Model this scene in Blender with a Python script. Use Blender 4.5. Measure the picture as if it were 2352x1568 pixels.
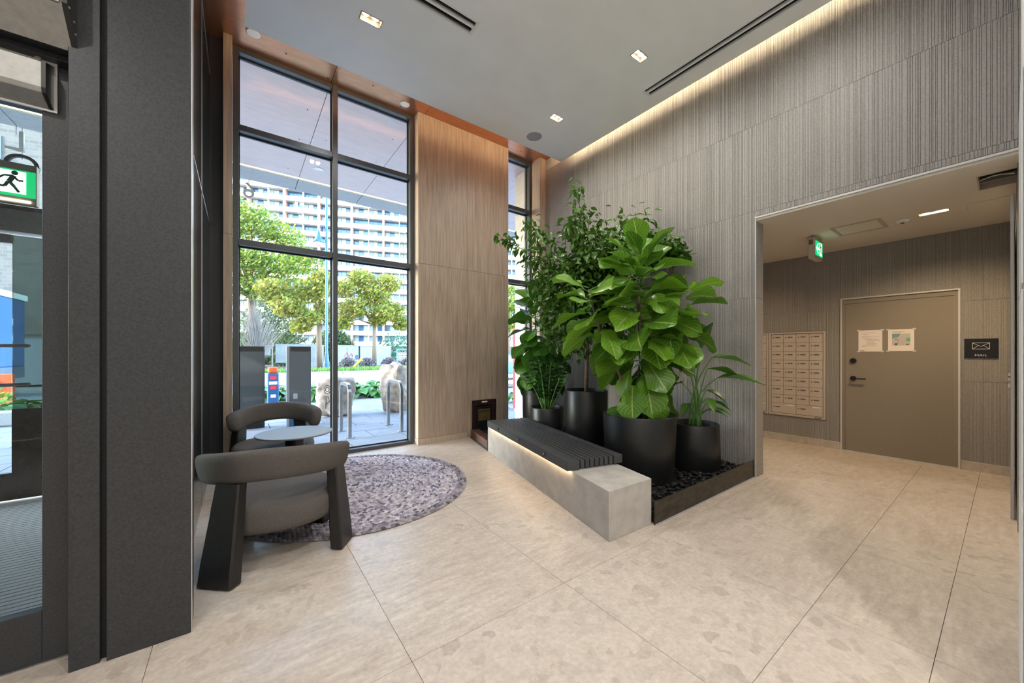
import bpy, bmesh, math, random
from mathutils import Vector, Matrix, Euler
random.seed(7)
PI = math.pi
for o in list(bpy.data.objects): bpy.data.objects.remove(o)
SC = bpy.context.scene
C = SC.collection

# ---------------------------------------------------------------- camera
cam_d = bpy.data.cameras.new('camera'); cam = bpy.data.objects.new('camera', cam_d); C.objects.link(cam)
cam_d.sensor_width = 36.0; cam_d.lens = 36.0 * 845.0 / 2352.0
cam_d.shift_y = 27.0 / 2352.0; cam_d.clip_start = 0.02; cam_d.clip_end = 600
cam.location = (0, 0, 1.38); cam.rotation_euler = (PI/2, 0, -math.radians(36.5))
SC.camera = cam
# ---------------------------------------------------------------- view
SC.view_settings.view_transform = 'Standard'; SC.view_settings.look = 'None'
SC.view_settings.gamma = 1.0; SC.view_settings.use_curve_mapping = False
SC.view_settings.exposure = 0.85
# ---------------------------------------------------------------- world sky and sun
W = bpy.data.worlds.new('sky_world'); SC.world = W; W.use_nodes = True
nt = W.node_tree; nt.nodes.clear()
sky = nt.nodes.new('ShaderNodeTexSky'); sky.sky_type = 'NISHITA'; sky.sun_disc = False
sky.sun_elevation = math.radians(29); sky.sun_rotation = math.radians(288); sky.air_density = 1.2; sky.dust_density = 0.6
bg = nt.nodes.new('ShaderNodeBackground'); bg.inputs[1].default_value = 2.0
wo = nt.nodes.new('ShaderNodeOutputWorld')
nt.links.new(sky.outputs[0], bg.inputs[0]); nt.links.new(bg.outputs[0], wo.inputs[0])
sun_d = bpy.data.lights.new('sun', 'SUN'); sun_d.energy = 3.7; sun_d.angle = 0.009; sun_d.color = (1.0, 0.94, 0.84)
sun = bpy.data.objects.new('sun', sun_d); C.objects.link(sun)
sun.rotation_euler = Vector((0.86, 0.29, -0.47)).to_track_quat('-Z', 'Y').to_euler()
WARM = (1.0, 0.72, 0.42); NEUT = (1.0, 0.95, 0.88)

# ---------------------------------------------------------------- materials
def node_mat(name):
    m = bpy.data.materials.new(name); m.use_nodes = True
    n = m.node_tree.nodes; b = n['Principled BSDF']
    return m, m.node_tree, n, b
def plain(name, col, rough=0.5, metal=0.0, grain=0.0, scale=60.0, bump=0.0, spec=None, stretch=None):
    m, t, n, b = node_mat(name)
    b.inputs['Roughness'].default_value = rough; b.inputs['Metallic'].default_value = metal
    if spec is not None: b.inputs['Specular IOR Level'].default_value = spec
    tc = n.new('ShaderNodeTexCoord'); nz = n.new('ShaderNodeTexNoise'); nz.inputs['Scale'].default_value = scale
    nz.inputs['Detail'].default_value = 5
    if stretch:
        mp = n.new('ShaderNodeMapping'); mp.inputs['Scale'].default_value = stretch
        t.links.new(tc.outputs['Object'], mp.inputs[0]); t.links.new(mp.outputs[0], nz.inputs[0])
    else: t.links.new(tc.outputs['Object'], nz.inputs[0])
    rp = n.new('ShaderNodeValToRGB'); g = grain
    rp.color_ramp.elements[0].position = 0.3; rp.color_ramp.elements[1].position = 0.7
    rp.color_ramp.elements[0].color = tuple(max(0, c*(1-g)) for c in col) + (1,)
    rp.color_ramp.elements[1].color = tuple(min(1, c*(1+g)) for c in col) + (1,)
    t.links.new(nz.outputs[0], rp.inputs[0]); t.links.new(rp.outputs[0], b.inputs['Base Color'])
    if bump:
        bp = n.new('ShaderNodeBump'); bp.inputs['Strength'].default_value = bump; bp.inputs['Distance'].default_value = 0.004
        t.links.new(nz.outputs[0], bp.inputs['Height']); t.links.new(bp.outputs[0], b.inputs['Normal'])
    return m
def emit(name, col, strength):
    m, t, n, b = node_mat(name)
    b.inputs['Base Color'].default_value = tuple(col) + (1,)
    b.inputs['Emission Color'].default_value = tuple(col) + (1,); b.inputs['Emission Strength'].default_value = strength
    return m
def thin_glass(name, tint=(0.93, 0.97, 0.96), ior=1.5, gain=1.0):
    m = bpy.data.materials.new(name); m.use_nodes = True; t = m.node_tree; n = t.nodes; n.clear()
    o = n.new('ShaderNodeOutputMaterial'); mx = n.new('ShaderNodeMixShader'); tr = n.new('ShaderNodeBsdfTransparent'); gl = n.new('ShaderNodeBsdfGlossy')
    fr = n.new('ShaderNodeFresnel'); fr.inputs[0].default_value = ior
    ml = n.new('ShaderNodeMath'); ml.operation = 'MULTIPLY'; ml.inputs[1].default_value = gain; ml.use_clamp = True
    tr.inputs[0].default_value = tuple(tint) + (1,); gl.inputs['Roughness'].default_value = 0.0
    t.links.new(fr.outputs[0], ml.inputs[0]); t.links.new(ml.outputs[0], mx.inputs[0])
    t.links.new(tr.outputs[0], mx.inputs[1]); t.links.new(gl.outputs[0], mx.inputs[2]); t.links.new(mx.outputs[0], o.inputs[0])
    return m
def attr_mat(name, rough=0.6, attr='tint', transl=0.0, spec=0.5):
    m, t, n, b = node_mat(name); a = n.new('ShaderNodeAttribute'); a.attribute_name = attr
    t.links.new(a.outputs['Color'], b.inputs['Base Color']); b.inputs['Roughness'].default_value = rough
    b.inputs['Specular IOR Level'].default_value = spec
    if transl:
        tl = n.new('ShaderNodeBsdfTranslucent'); mx = n.new('ShaderNodeMixShader'); mx.inputs[0].default_value = transl
        out = n['Material Output']; t.links.new(a.outputs['Color'], tl.inputs[0])
        t.links.new(b.outputs[0], mx.inputs[1]); t.links.new(tl.outputs[0], mx.inputs[2]); t.links.new(mx.outputs[0], out.inputs[0])
    return m
def stone_floor():
    m, t, n, b = node_mat('floor_stone')
    ge = n.new('ShaderNodeNewGeometry'); oi = n.new('ShaderNodeObjectInfo')
    ad = n.new('ShaderNodeVectorMath'); ad.operation = 'ADD'
    sc = n.new('ShaderNodeVectorMath'); sc.operation = 'SCALE'; sc.inputs['Scale'].default_value = 7.0
    cb = n.new('ShaderNodeCombineXYZ')
    t.links.new(oi.outputs['Random'], cb.inputs[0]); t.links.new(oi.outputs['Random'], cb.inputs[2])
    t.links.new(cb.outputs[0], sc.inputs[0]); t.links.new(ge.outputs['Position'], ad.inputs[0]); t.links.new(sc.outputs[0], ad.inputs[1])
    wn = n.new('ShaderNodeTexNoise'); wn.inputs['Scale'].default_value = 9; wn.inputs['Detail'].default_value = 3
    t.links.new(ad.outputs[0], wn.inputs[0])
    wv = n.new('ShaderNodeMix'); wv.data_type = 'VECTOR'; wv.inputs[0].default_value = 0.09
    t.links.new(ad.outputs[0], wv.inputs[4]); t.links.new(wn.outputs['Color'], wv.inputs[5])
    vo = n.new('ShaderNodeTexVoronoi'); vo.inputs['Scale'].default_value = 19.0; vo.inputs['Randomness'].default_value = 1.0
    t.links.new(wv.outputs[1], vo.inputs['Vector'])
    sp = n.new('ShaderNodeSeparateColor'); t.links.new(vo.outputs['Color'], sp.inputs[0])
    r1 = n.new('ShaderNodeValToRGB'); e = r1.color_ramp.elements
    e[0].position = 0.0; e[0].color = (0.44, 0.385, 0.335, 1); e[1].position = 1.0; e[1].color = (0.57, 0.505, 0.445, 1)
    x = e.new(0.35); x.color = (0.53, 0.47, 0.415, 1)
    t.links.new(sp.outputs[0], r1.inputs[0])
    mp = n.new('ShaderNodeMapping'); mp.inputs['Scale'].default_value = (2.2, 9.0, 1); mp.inputs['Rotation'].default_value = (0, 0, 0.45)
    st = n.new('ShaderNodeTexNoise'); st.inputs['Scale'].default_value = 2.6; st.inputs['Detail'].default_value = 8; st.inputs['Roughness'].default_value = 0.65
    t.links.new(ad.outputs[0], mp.inputs[0]); t.links.new(mp.outputs[0], st.inputs[0])
    r2 = n.new('ShaderNodeValToRGB'); r2.color_ramp.elements[0].position = 0.36; r2.color_ramp.elements[1].position = 0.66
    r2.color_ramp.elements[0].color = (0.46, 0.40, 0.345, 1); r2.color_ramp.elements[1].color = (0.61, 0.545, 0.48, 1)
    t.links.new(st.outputs[0], r2.inputs[0])
    mk = n.new('ShaderNodeTexNoise'); mk.inputs['Scale'].default_value = 1.1; t.links.new(ad.outputs[0], mk.inputs[0])
    r3 = n.new('ShaderNodeValToRGB'); r3.color_ramp.elements[0].position = 0.42; r3.color_ramp.elements[1].position = 0.58
    t.links.new(mk.outputs[0], r3.inputs[0])
    mx = n.new('ShaderNodeMix'); mx.data_type = 'RGBA'
    t.links.new(r3.outputs[0], mx.inputs[0]); t.links.new(r1.outputs[0], mx.inputs[6]); t.links.new(r2.outputs[0], mx.inputs[7])
    fn = n.new('ShaderNodeTexNoise'); fn.inputs['Scale'].default_value = 42; fn.inputs['Detail'].default_value = 6; fn.inputs['Roughness'].default_value = 0.7
    t.links.new(ad.outputs[0], fn.inputs[0])
    r4 = n.new('ShaderNodeValToRGB'); r4.color_ramp.elements[0].position = 0.32; r4.color_ramp.elements[1].position = 0.68
    r4.color_ramp.elements[0].color = (0.84, 0.83, 0.82, 1); r4.color_ramp.elements[1].color = (1.08, 1.08, 1.08, 1); t.links.new(fn.outputs[0], r4.inputs[0])
    mu = n.new('ShaderNodeMix'); mu.data_type = 'RGBA'; mu.blend_type = 'MULTIPLY'; mu.inputs[0].default_value = 1.0
    t.links.new(mx.outputs[2], mu.inputs[6]); t.links.new(r4.outputs[0], mu.inputs[7]); t.links.new(mu.outputs[2], b.inputs['Base Color'])
    b.inputs['Roughness'].default_value = 0.38; b.inputs['Specular IOR Level'].default_value = 0.35
    bp = n.new('ShaderNodeBump'); bp.inputs['Strength'].default_value = 0.12; bp.inputs['Distance'].default_value = 0.01
    t.links.new(st.outputs[0], bp.inputs['Height']); t.links.new(bp.outputs[0], b.inputs['Normal'])
    return m
def wood(name, a, c, vert=True):
    m, t, n, b = node_mat(name)
    ge = n.new('ShaderNodeNewGeometry'); mp = n.new('ShaderNodeMapping'); mp.inputs['Scale'].default_value = (26, 26, 1.1)
    nz = n.new('ShaderNodeTexNoise'); nz.inputs['Scale'].default_value = 1.6; nz.inputs['Detail'].default_value = 9; nz.inputs['Roughness'].default_value = 0.62
    nz.inputs['Distortion'].default_value = 0.35
    oi = n.new('ShaderNodeObjectInfo'); ad = n.new('ShaderNodeVectorMath'); ad.operation = 'ADD'
    t.links.new(ge.outputs['Position'], ad.inputs[0])
    ml = n.new('ShaderNodeMath'); ml.operation = 'MULTIPLY'; ml.inputs[1].default_value = 11; t.links.new(oi.outputs['Random'], ml.inputs[0])
    t.links.new(ml.outputs[0], ad.inputs[1])
    t.links.new(ad.outputs[0], mp.inputs[0]); t.links.new(mp.outputs[0], nz.inputs[0])
    r = n.new('ShaderNodeValToRGB'); r.color_ramp.elements[0].position = 0.34; r.color_ramp.elements[1].position = 0.68
    r.color_ramp.elements[0].color = a + (1,); r.color_ramp.elements[1].color = c + (1,)
    t.links.new(nz.outputs[0], r.inputs[0]); t.links.new(r.outputs[0], b.inputs['Base Color']); b.inputs['Roughness'].default_value = 0.45
    return m
def leaf_mat(name, dark, light, vein, transl=0.25):
    m, t, n, b = node_mat(name)
    uv = n.new('ShaderNodeUVMap'); sp = n.new('ShaderNodeSeparateXYZ'); t.links.new(uv.outputs[0], sp.inputs[0])
    def mth(op, a=None, bb=None):
        q = n.new('ShaderNodeMath'); q.operation = op
        for i, v in ((0, a), (1, bb)):
            if v is None: continue
            if isinstance(v, (int, float)): q.inputs[i].default_value = v
            else: t.links.new(v, q.inputs[i])
        return q.outputs[0]
    au = mth('ABSOLUTE', mth('SUBTRACT', sp.outputs[0], 0.5))
    ph = mth('SUBTRACT', mth('MULTIPLY', sp.outputs[1], 8.0), mth('MULTIPLY', au, 7.0))
    fr = mth('ABSOLUTE', mth('SUBTRACT', mth('FRACT', ph), 0.5))
    side = mth('LESS_THAN', fr, 0.055); mid = mth('LESS_THAN', au, 0.022)
    ve = mth('MAXIMUM', mth('MULTIPLY', side, 0.65), mid)
    oi = n.new('ShaderNodeObjectInfo'); nz = n.new('ShaderNodeTexNoise'); nz.inputs['Scale'].default_value = 4
    tc = n.new('ShaderNodeTexCoord'); t.links.new(tc.outputs['Object'], nz.inputs[0])
    f = mth('ADD', mth('MULTIPLY', oi.outputs['Random'], 0.75), mth('MULTIPLY', nz.outputs[0], 0.35))
    mx = n.new('ShaderNodeMix'); mx.data_type = 'RGBA'; t.links.new(f, mx.inputs[0]); mx.inputs[6].default_value = dark + (1,); mx.inputs[7].default_value = light + (1,)
    m2 = n.new('ShaderNodeMix'); m2.data_type = 'RGBA'; t.links.new(ve, m2.inputs[0]); t.links.new(mx.outputs[2], m2.inputs[6]); m2.inputs[7].default_value = vein + (1,)
    t.links.new(m2.outputs[2], b.inputs['Base Color']); b.inputs['Roughness'].default_value = 0.32
    bp = n.new('ShaderNodeBump'); bp.inputs['Strength'].default_value = 0.35; bp.inputs['Distance'].default_value = 0.02; bp.invert = True
    t.links.new(ve, bp.inputs['Height']); t.links.new(bp.outputs[0], b.inputs['Normal'])
    tl = n.new('ShaderNodeBsdfTranslucent'); ms = n.new('ShaderNodeMixShader'); ms.inputs[0].default_value = transl
    t.links.new(m2.outputs[2], tl.inputs[0]); t.links.new(b.outputs[0], ms.inputs[1]); t.links.new(tl.outputs[0], ms.inputs[2])
    t.links.new(ms.outputs[0], n['Material Output'].inputs[0])
    return m
def brick_mat():
    m, t, n, b = node_mat('grey_brick')
    tc = n.new('ShaderNodeTexCoord'); mp = n.new('ShaderNodeMapping'); mp.inputs['Rotation'].default_value = (PI/2, 0, 0)
    br = n.new('ShaderNodeTexBrick'); br.inputs['Scale'].default_value = 1.6
    br.inputs['Color1'].default_value = (0.105, 0.094, 0.093, 1); br.inputs['Color2'].default_value = (0.072, 0.065, 0.065, 1); br.inputs['Mortar'].default_value = (0.115, 0.108, 0.106, 1)
    t.links.new(tc.outputs['Object'], mp.inputs[0]); t.links.new(mp.outputs[0], br.inputs[0]); t.links.new(br.outputs[0], b.inputs['Base Color'])
    b.inputs['Roughness'].default_value = 0.85
    return m
M = {}
M['floor'] = stone_floor()
M['grout'] = plain('grout', (0.58, 0.52, 0.45), 0.8)
M['tile'] = plain('ribbed_tile', (0.292, 0.276, 0.262), 0.62, grain=0.16, scale=70, bump=0.05)
M['tile_back'] = plain('tile_backing', (0.42, 0.40, 0.37), 0.8)
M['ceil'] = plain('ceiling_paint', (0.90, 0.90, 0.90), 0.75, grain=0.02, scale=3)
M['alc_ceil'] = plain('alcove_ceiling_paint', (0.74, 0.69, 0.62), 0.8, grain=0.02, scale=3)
M['white'] = plain('white_paint', (0.78, 0.78, 0.77), 0.5)
M['trimw'] = plain('pale_metal_trim', (0.66, 0.65, 0.64), 0.35, metal=0.4)
M['copper'] = plain('copper_panel', (0.56, 0.27, 0.165), 0.28, metal=0.85, grain=0.10, scale=5, stretch=(1, 3, 1))
M['soffit'] = plain('canopy_copper_panel', (0.56, 0.45, 0.43), 0.38, metal=0.2, grain=0.06, scale=4, stretch=(1, 3, 1))  # same copper, with the paving's pale reflection put into its base colour
M['oak'] = wood('oak_laminate', (0.30, 0.225, 0.170), (0.47, 0.375, 0.295))
M['oak_pale'] = wood('oak_baseboard', (0.38, 0.31, 0.25), (0.52, 0.43, 0.345))
M['black'] = plain('black_steel', (0.042, 0.045, 0.050), 0.38, metal=0.3, grain=0.25, scale=120)
M['blackgloss'] = plain('black_gloss_panel', (0.012, 0.014, 0.016), 0.10, grain=0.2, scale=8)
M['darkframe'] = plain('window_frame_metal', (0.082, 0.090, 0.100), 0.34, metal=0.5, grain=0.08, scale=40)
M['gasket'] = plain('gasket', (0.01, 0.01, 0.012), 0.6)
M['alu'] = plain('brushed_aluminium', (0.55, 0.56, 0.57), 0.32, metal=0.9, grain=0.08, scale=30, stretch=(1, 1, 12))
M['steel'] = plain('galvanised_steel', (0.42, 0.45, 0.48), 0.28, metal=0.9, grain=0.12, scale=25)
M['concrete'] = plain('cast_concrete', (0.44, 0.42, 0.395), 0.7, grain=0.13, scale=9, bump=0.05)
M['slat'] = plain('charcoal_slat', (0.052, 0.054, 0.058), 0.55, grain=0.55, scale=220, bump=0.25)
M['curb'] = plain('patina_steel', (0.060, 0.052, 0.040), 0.42, metal=0.6, grain=0.45, scale=4, stretch=(2, 1, 5))
M['fabric'] = plain('taupe_weave', (0.108, 0.098, 0.092), 0.92, grain=0.42, scale=420, bump=0.35, spec=0.15)
M['blackwood'] = plain('black_stained_wood', (0.011, 0.010, 0.0105), 0.40, grain=0.35, scale=12, stretch=(6, 6, 1))
M['tabletop'] = plain('sky_tint_laminate', (0.20, 0.22, 0.24), 0.40, grain=0.03, scale=9)  # blue of the reflected sky is put into the grey base colour
M['pot'] = plain('matte_black_planter', (0.011, 0.012, 0.013), 0.40, grain=0.2, scale=60)
M['soil'] = plain('potting_soil', (0.030, 0.022, 0.016), 0.95, grain=0.7, scale=90, bump=0.6)
M['pebble'] = plain('polished_black_pebble', (0.016, 0.016, 0.018), 0.10, grain=0.5, scale=14)
M['bark'] = plain('bark', (0.16, 0.115, 0.08), 0.85, grain=0.4, scale=30, stretch=(4, 4, 1), bump=0.3)
M['stem'] = plain('green_stem', (0.10, 0.24, 0.05), 0.5, grain=0.2, scale=20)
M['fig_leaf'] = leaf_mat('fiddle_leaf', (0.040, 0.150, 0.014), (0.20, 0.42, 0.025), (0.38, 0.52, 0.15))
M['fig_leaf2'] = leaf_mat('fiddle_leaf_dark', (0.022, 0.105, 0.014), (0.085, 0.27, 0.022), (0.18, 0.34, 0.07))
M['ficus_leaf'] = leaf_mat('ficus_leaf', (0.020, 0.075, 0.010), (0.16, 0.34, 0.03), (0.10, 0.25, 0.03))
M['zz_leaf'] = leaf_mat('zz_leaf', (0.010, 0.045, 0.010), (0.030, 0.105, 0.015), (0.03, 0.10, 0.02), 0.05)
M['strel_leaf'] = leaf_mat('paddle_leaf', (0.025, 0.10, 0.015), (0.10, 0.26, 0.03), (0.16, 0.32, 0.06))
M['hosta'] = leaf_mat('hosta_leaf', (0.02, 0.10, 0.015), (0.06, 0.21, 0.02), (0.10, 0.26, 0.05))
M['glass'] = thin_glass('window_glass', (0.86, 0.90, 0.91))
M['glass_door'] = thin_glass('door_glass', (0.80, 0.88, 0.86), gain=1.1)
M['smoked'] = thin_glass('smoked_glass', (0.35, 0.42, 0.40), gain=1.6)
M['lamp'] = emit('lamp_disc', (1.0, 0.86, 0.62), 14.0)
M['lampbox'] = plain('lamp_recess', (0.34, 0.30, 0.25), 0.4)
M['led'] = emit('cove_led', (1.0, 0.80, 0.52), 48.0)
M['led_col'] = emit('column_cove_led', (1.0, 0.76, 0.46), 24.0)
M['led_bench'] = emit('bench_led', (1.0, 0.74, 0.44), 14.0)
M['led_out'] = emit('canopy_led', (1.0, 0.80, 0.50), 3.0)
M['ledw'] = emit('small_led', (1.0, 0.85, 0.65), 6.0)
M['exit_green'] = emit('exit_green', (0.0, 0.42, 0.13), 0.9)
M['exit_white'] = emit('exit_white', (0.80, 1.0, 0.92), 0.9)
M['man_green'] = plain('exit_figure_green', (0.0, 0.20, 0.08), 0.5)
M['door_paint'] = plain('taupe_door_paint', (0.255, 0.222, 0.185), 0.5, grain=0.03, scale=40)
M['mail'] = plain('mailbox_enamel', (0.52, 0.46, 0.41), 0.42, grain=0.03, scale=30)
M['mailgap'] = plain('mailbox_gap', (0.05, 0.045, 0.04), 0.7)
M['plate'] = plain('nameplate', (0.12, 0.10, 0.085), 0.5)
M['paper'] = plain('paper', (0.80, 0.74, 0.70), 0.85)
M['ink'] = plain('ink', (0.10, 0.10, 0.11), 0.8)
M['inkgrey'] = plain('grey_ink', (0.36, 0.35, 0.35), 0.85)
M['mapgrey'] = plain('map_grey', (0.52, 0.50, 0.47), 0.85)
M['mapblue'] = plain('map_blue', (0.18, 0.34, 0.40), 0.85)
M['mapgreen'] = plain('map_green', (0.20, 0.42, 0.26), 0.85)
M['signblack'] = plain('sign_black', (0.006, 0.006, 0.007), 0.35)
M['signwhite'] = plain('sign_white', (0.82, 0.80, 0.75), 0.5)
M['cream'] = plain('cream_metal', (0.82, 0.75, 0.63), 0.4)
M['greymetal'] = plain('grey_operator_metal', (0.33, 0.33, 0.32), 0.38, metal=0.5, grain=0.1, scale=40)
M['beige'] = plain('beige_plastic', (0.52, 0.45, 0.37), 0.45)
M['brass'] = plain('brass_plate', (0.40, 0.30, 0.10), 0.30, metal=0.8, grain=0.15, scale=14)
M['mahog'] = plain('dark_mahogany', (0.030, 0.014, 0.012), 0.28, grain=0.4, scale=14, stretch=(3, 1, 8))
M['redbrown'] = plain('red_brown_timber', (0.085, 0.038, 0.030), 0.45, grain=0.35, scale=16)
M['speaker'] = plain('speaker_grille', (0.34, 0.35, 0.36), 0.6, grain=0.12, scale=260)
M['matt'] = plain('entrance_mat', (0.30, 0.30, 0.31), 0.85, grain=0.2, scale=150)
M['matgap'] = plain('mat_groove', (0.05, 0.05, 0.052), 0.8)
M['paving'] = plain('plaza_stone', (0.15, 0.17, 0.20), 0.7, grain=0.14, scale=3)
M['asphalt'] = plain('pale_road', (0.25, 0.245, 0.24), 0.85, grain=0.05, scale=2)
M['kerb'] = plain('kerb_concrete', (0.36, 0.35, 0.34), 0.8, grain=0.06, scale=4)
M['earth'] = plain('planting_soil', (0.06, 0.045, 0.03), 0.95, grain=0.4, scale=14)
M['rock'] = plain('granite_boulder', (0.25, 0.22, 0.20), 0.85, grain=0.5, scale=7, bump=0.8)
M['carve'] = plain('carved_shadow_paint', (0.04, 0.04, 0.045), 0.8)
M['pylon'] = plain('pylon_grey', (0.070, 0.082, 0.090), 0.4, grain=0.05, scale=10)
M['pylon_edge'] = plain('pylon_edge', (0.36, 0.40, 0.46), 0.35, metal=0.5)
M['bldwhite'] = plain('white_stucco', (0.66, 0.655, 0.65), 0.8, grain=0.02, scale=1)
M['bldgrey'] = plain('balcony_wall', (0.20, 0.22, 0.26), 0.8, grain=0.05, scale=1)  # blue-grey of the block's rear wall and the brick building's base
M['bldbrick'] = plain('pink_brick_pier', (0.36, 0.21, 0.17), 0.85, grain=0.1, scale=3)
M['bldglass'] = plain('far_glass', (0.020, 0.075, 0.17), 0.12, grain=0.3, scale=0.6, spec=0.7)
M['bldcurtain'] = plain('far_curtain', (0.24, 0.29, 0.35), 0.6)
M['bldframe'] = plain('far_window_frame', (0.07, 0.10, 0.15), 0.6)
M['brick'] = brick_mat()
M['lampblue'] = plain('blue_lamp_post', (0.008, 0.085, 0.23), 0.4)
M['grass'] = attr_mat('grass_blades', 0.8)
M['tree_leaf'] = attr_mat('tree_foliage', 0.6, transl=0.45)
M['greybark'] = plain('pale_bark', (0.20, 0.18, 0.165), 0.9, grain=0.2, scale=10)
M['hoard'] = plain('hoarding_tarp', (0.16, 0.185, 0.195), 0.7, grain=0.15, scale=1.5)
M['utility'] = plain('utility_cabinet', (0.30, 0.33, 0.35), 0.7, grain=0.08, scale=1.5)
M['pinkpaint'] = plain('pink_paint', (0.55, 0.12, 0.20), 0.7)
M['fence'] = plain('green_fence', (0.10, 0.26, 0.24), 0.6)
M['orange'] = plain('orange_plastic', (0.55, 0.075, 0.015), 0.5, grain=0.05, scale=5)
M['bluepaint'] = plain('blue_box_paint', (0.015, 0.085, 0.22), 0.4)
M['redpaint'] = plain('red_paint', (0.70, 0.03, 0.05), 0.5)
M['yellow'] = plain('yellow_signal', (0.85, 0.50, 0.02), 0.5)
M['carblue'] = plain('car_paint', (0.03, 0.17, 0.32), 0.2, metal=0.3)
M['carwhite'] = plain('car_white', (0.75, 0.76, 0.78), 0.3)
M['tyre'] = plain('tyre', (0.015, 0.015, 0.016), 0.8)
M['panel'] = plain('grey_cladding', (0.34, 0.36, 0.37), 0.6, grain=0.08, scale=12)
M['rugmat'] = attr_mat('rug_wool', 0.95, spec=0.1)
M['chrome'] = plain('chrome', (0.75, 0.75, 0.76), 0.12, metal=1.0)

# ---------------------------------------------------------------- mesh helpers
class MB:
    def __init__(s): s.v = []; s.f = []; s.uv = None; s.tint = None
    def add(s, vs, fs):
        k = len(s.v); s.v += [tuple(v) for v in vs]; s.f += [tuple(i + k for i in f) for f in fs]; return s
    def box(s, x0, y0, z0, x1, y1, z1):
        return s.add([(x0,y0,z0),(x1,y0,z0),(x1,y1,z0),(x0,y1,z0),(x0,y0,z1),(x1,y0,z1),(x1,y1,z1),(x0,y1,z1)],
                     [(0,3,2,1),(4,5,6,7),(0,1,5,4),(1,2,6,5),(2,3,7,6),(3,0,4,7)])
    def prism(s, poly, z0, z1):
        n = len(poly); s.add([(p[0],p[1],z0) for p in poly] + [(p[0],p[1],z1) for p in poly],
              [tuple(range(n-1,-1,-1)), tuple(range(n,2*n))] + [(i,(i+1)%n,n+(i+1)%n,n+i) for i in range(n)]); return s
    def loft(s, rings, cap=True):
        k = len(s.v); n = len(rings[0])
        for r in rings: s.v += [tuple(p) for p in r]
        for a in range(len(rings)-1):
            for i in range(n):
                j = (i+1) % n; s.f.append((k+a*n+i, k+a*n+j, k+(a+1)*n+j, k+(a+1)*n+i))
        if cap:
            s.f.append(tuple(k+i for i in range(n-1,-1,-1))); b = k+(len(rings)-1)*n; s.f.append(tuple(b+i for i in range(n)))
        return s
    def lathe(s, prof, n=32, c=(0,0,0), cap=True):
        return s.loft([[(c[0]+r*math.cos(2*PI*i/n), c[1]+r*math.sin(2*PI*i/n), c[2]+z) for i in range(n)] for r, z in prof], cap)
    def tube(s, pts, r, n=8):
        pts = [Vector(p) for p in pts]; rr = r if isinstance(r, (list, tuple)) else [r]*len(pts); rings = []
        up = Vector((0,0,1))
        for i, p in enumerate(pts):
            d = (pts[min(i+1,len(pts)-1)] - pts[max(i-1,0)]).normalized()
            a = d.cross(up)
            if a.length < 0.05: a = d.cross(Vector((1,0,0)))
            a.normalize(); b = a.cross(d)
            rings.append([p + (a*math.cos(2*PI*k/n) + b*math.sin(2*PI*k/n))*rr[i] for k in range(n)])
        return s.loft(rings)
    def cyl(s, p, q, r, n=16): return s.tube([p, q], r, n)
    def mesh(s, name, smooth=False):
        me = bpy.data.meshes.new(name); me.from_pydata(s.v, [], s.f)
        if s.uv:
            l = me.uv_layers.new(name='UVMap')
            for lp in me.loops: l.data[lp.index].uv = s.uv[lp.vertex_index]
        if s.tint:
            a = me.color_attributes.new('tint', 'FLOAT_COLOR', 'POINT')
            a.data.foreach_set('color', [c for t in s.tint for c in (t[0], t[1], t[2], 1.0)])
        me.update()
        if smooth:
            for p in me.polygons: p.use_smooth = True
        return me
def link(name, me, mat=None, parent=None, loc=None, rot=None):
    o = bpy.data.objects.new(name, me); C.objects.link(o)
    if mat is not None and me is not None and not me.materials: me.materials.append(M[mat])
    if parent is not None: o.parent = parent
    if loc: o.location = loc
    if rot: o.rotation_euler = rot
    return o
def obj(name, mb, mat, parent=None, smooth=False, bevel=0, loc=None, rot=None, seg=2, solid=0):
    o = link(name, mb.mesh(name, smooth), mat, parent, loc, rot)
    if solid:
        s = o.modifiers.new('solid', 'SOLIDIFY'); s.thickness = solid
    if bevel:
        b = o.modifiers.new('bevel', 'BEVEL'); b.width = bevel; b.segments = seg; b.limit_method = 'ANGLE'
    return o
def box(name, a, b, mat, parent=None, bevel=0):
    # origin at the base centre of the box
    c = ((a[0]+b[0])/2, (a[1]+b[1])/2, a[2]) if parent is None else None
    m = MB()
    if c: m.box(a[0]-c[0], a[1]-c[1], 0, b[0]-c[0], b[1]-c[1], b[2]-a[2])
    else: m.box(*a, *b)
    return obj(name, m, mat, parent, bevel=bevel, loc=c)
def tag(o, label, cat, group=None):
    o['label'] = label; o['category'] = cat
    if group: o['group'] = group
    return o
def thing(name, label, cat, loc=(0,0,0), rz=0, group=None):
    o = link(name, None, None, None, loc, (0,0,rz)); o.empty_display_size = 0.1
    return tag(o, label, cat, group)
def struct(o): o['kind'] = 'structure'; return o
def sroot(name): return struct(link(name, None))
def copy_tree(o, parent=None):
    c = o.copy(); C.objects.link(c); c.parent = parent
    if parent is not None: c.matrix_parent_inverse = o.matrix_parent_inverse.copy()
    for ch in list(o.children): copy_tree(ch, c)
    return c
def cut(rects, hole):
    out = []; hx0, hy0, hx1, hy1 = hole
    for (x0, y0, x1, y1) in rects:
        if hx1 <= x0 or hx0 >= x1 or hy1 <= y0 or hy0 >= y1: out.append((x0,y0,x1,y1)); continue
        if hx0 > x0: out.append((x0,y0,hx0,y1))
        if hx1 < x1: out.append((hx1,y0,x1,y1))
        a, b = max(x0,hx0), min(x1,hx1)
        if hy0 > y0: out.append((a,y0,b,hy0))
        if hy1 < y1: out.append((a,hy1,b,y1))
    return out
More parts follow.
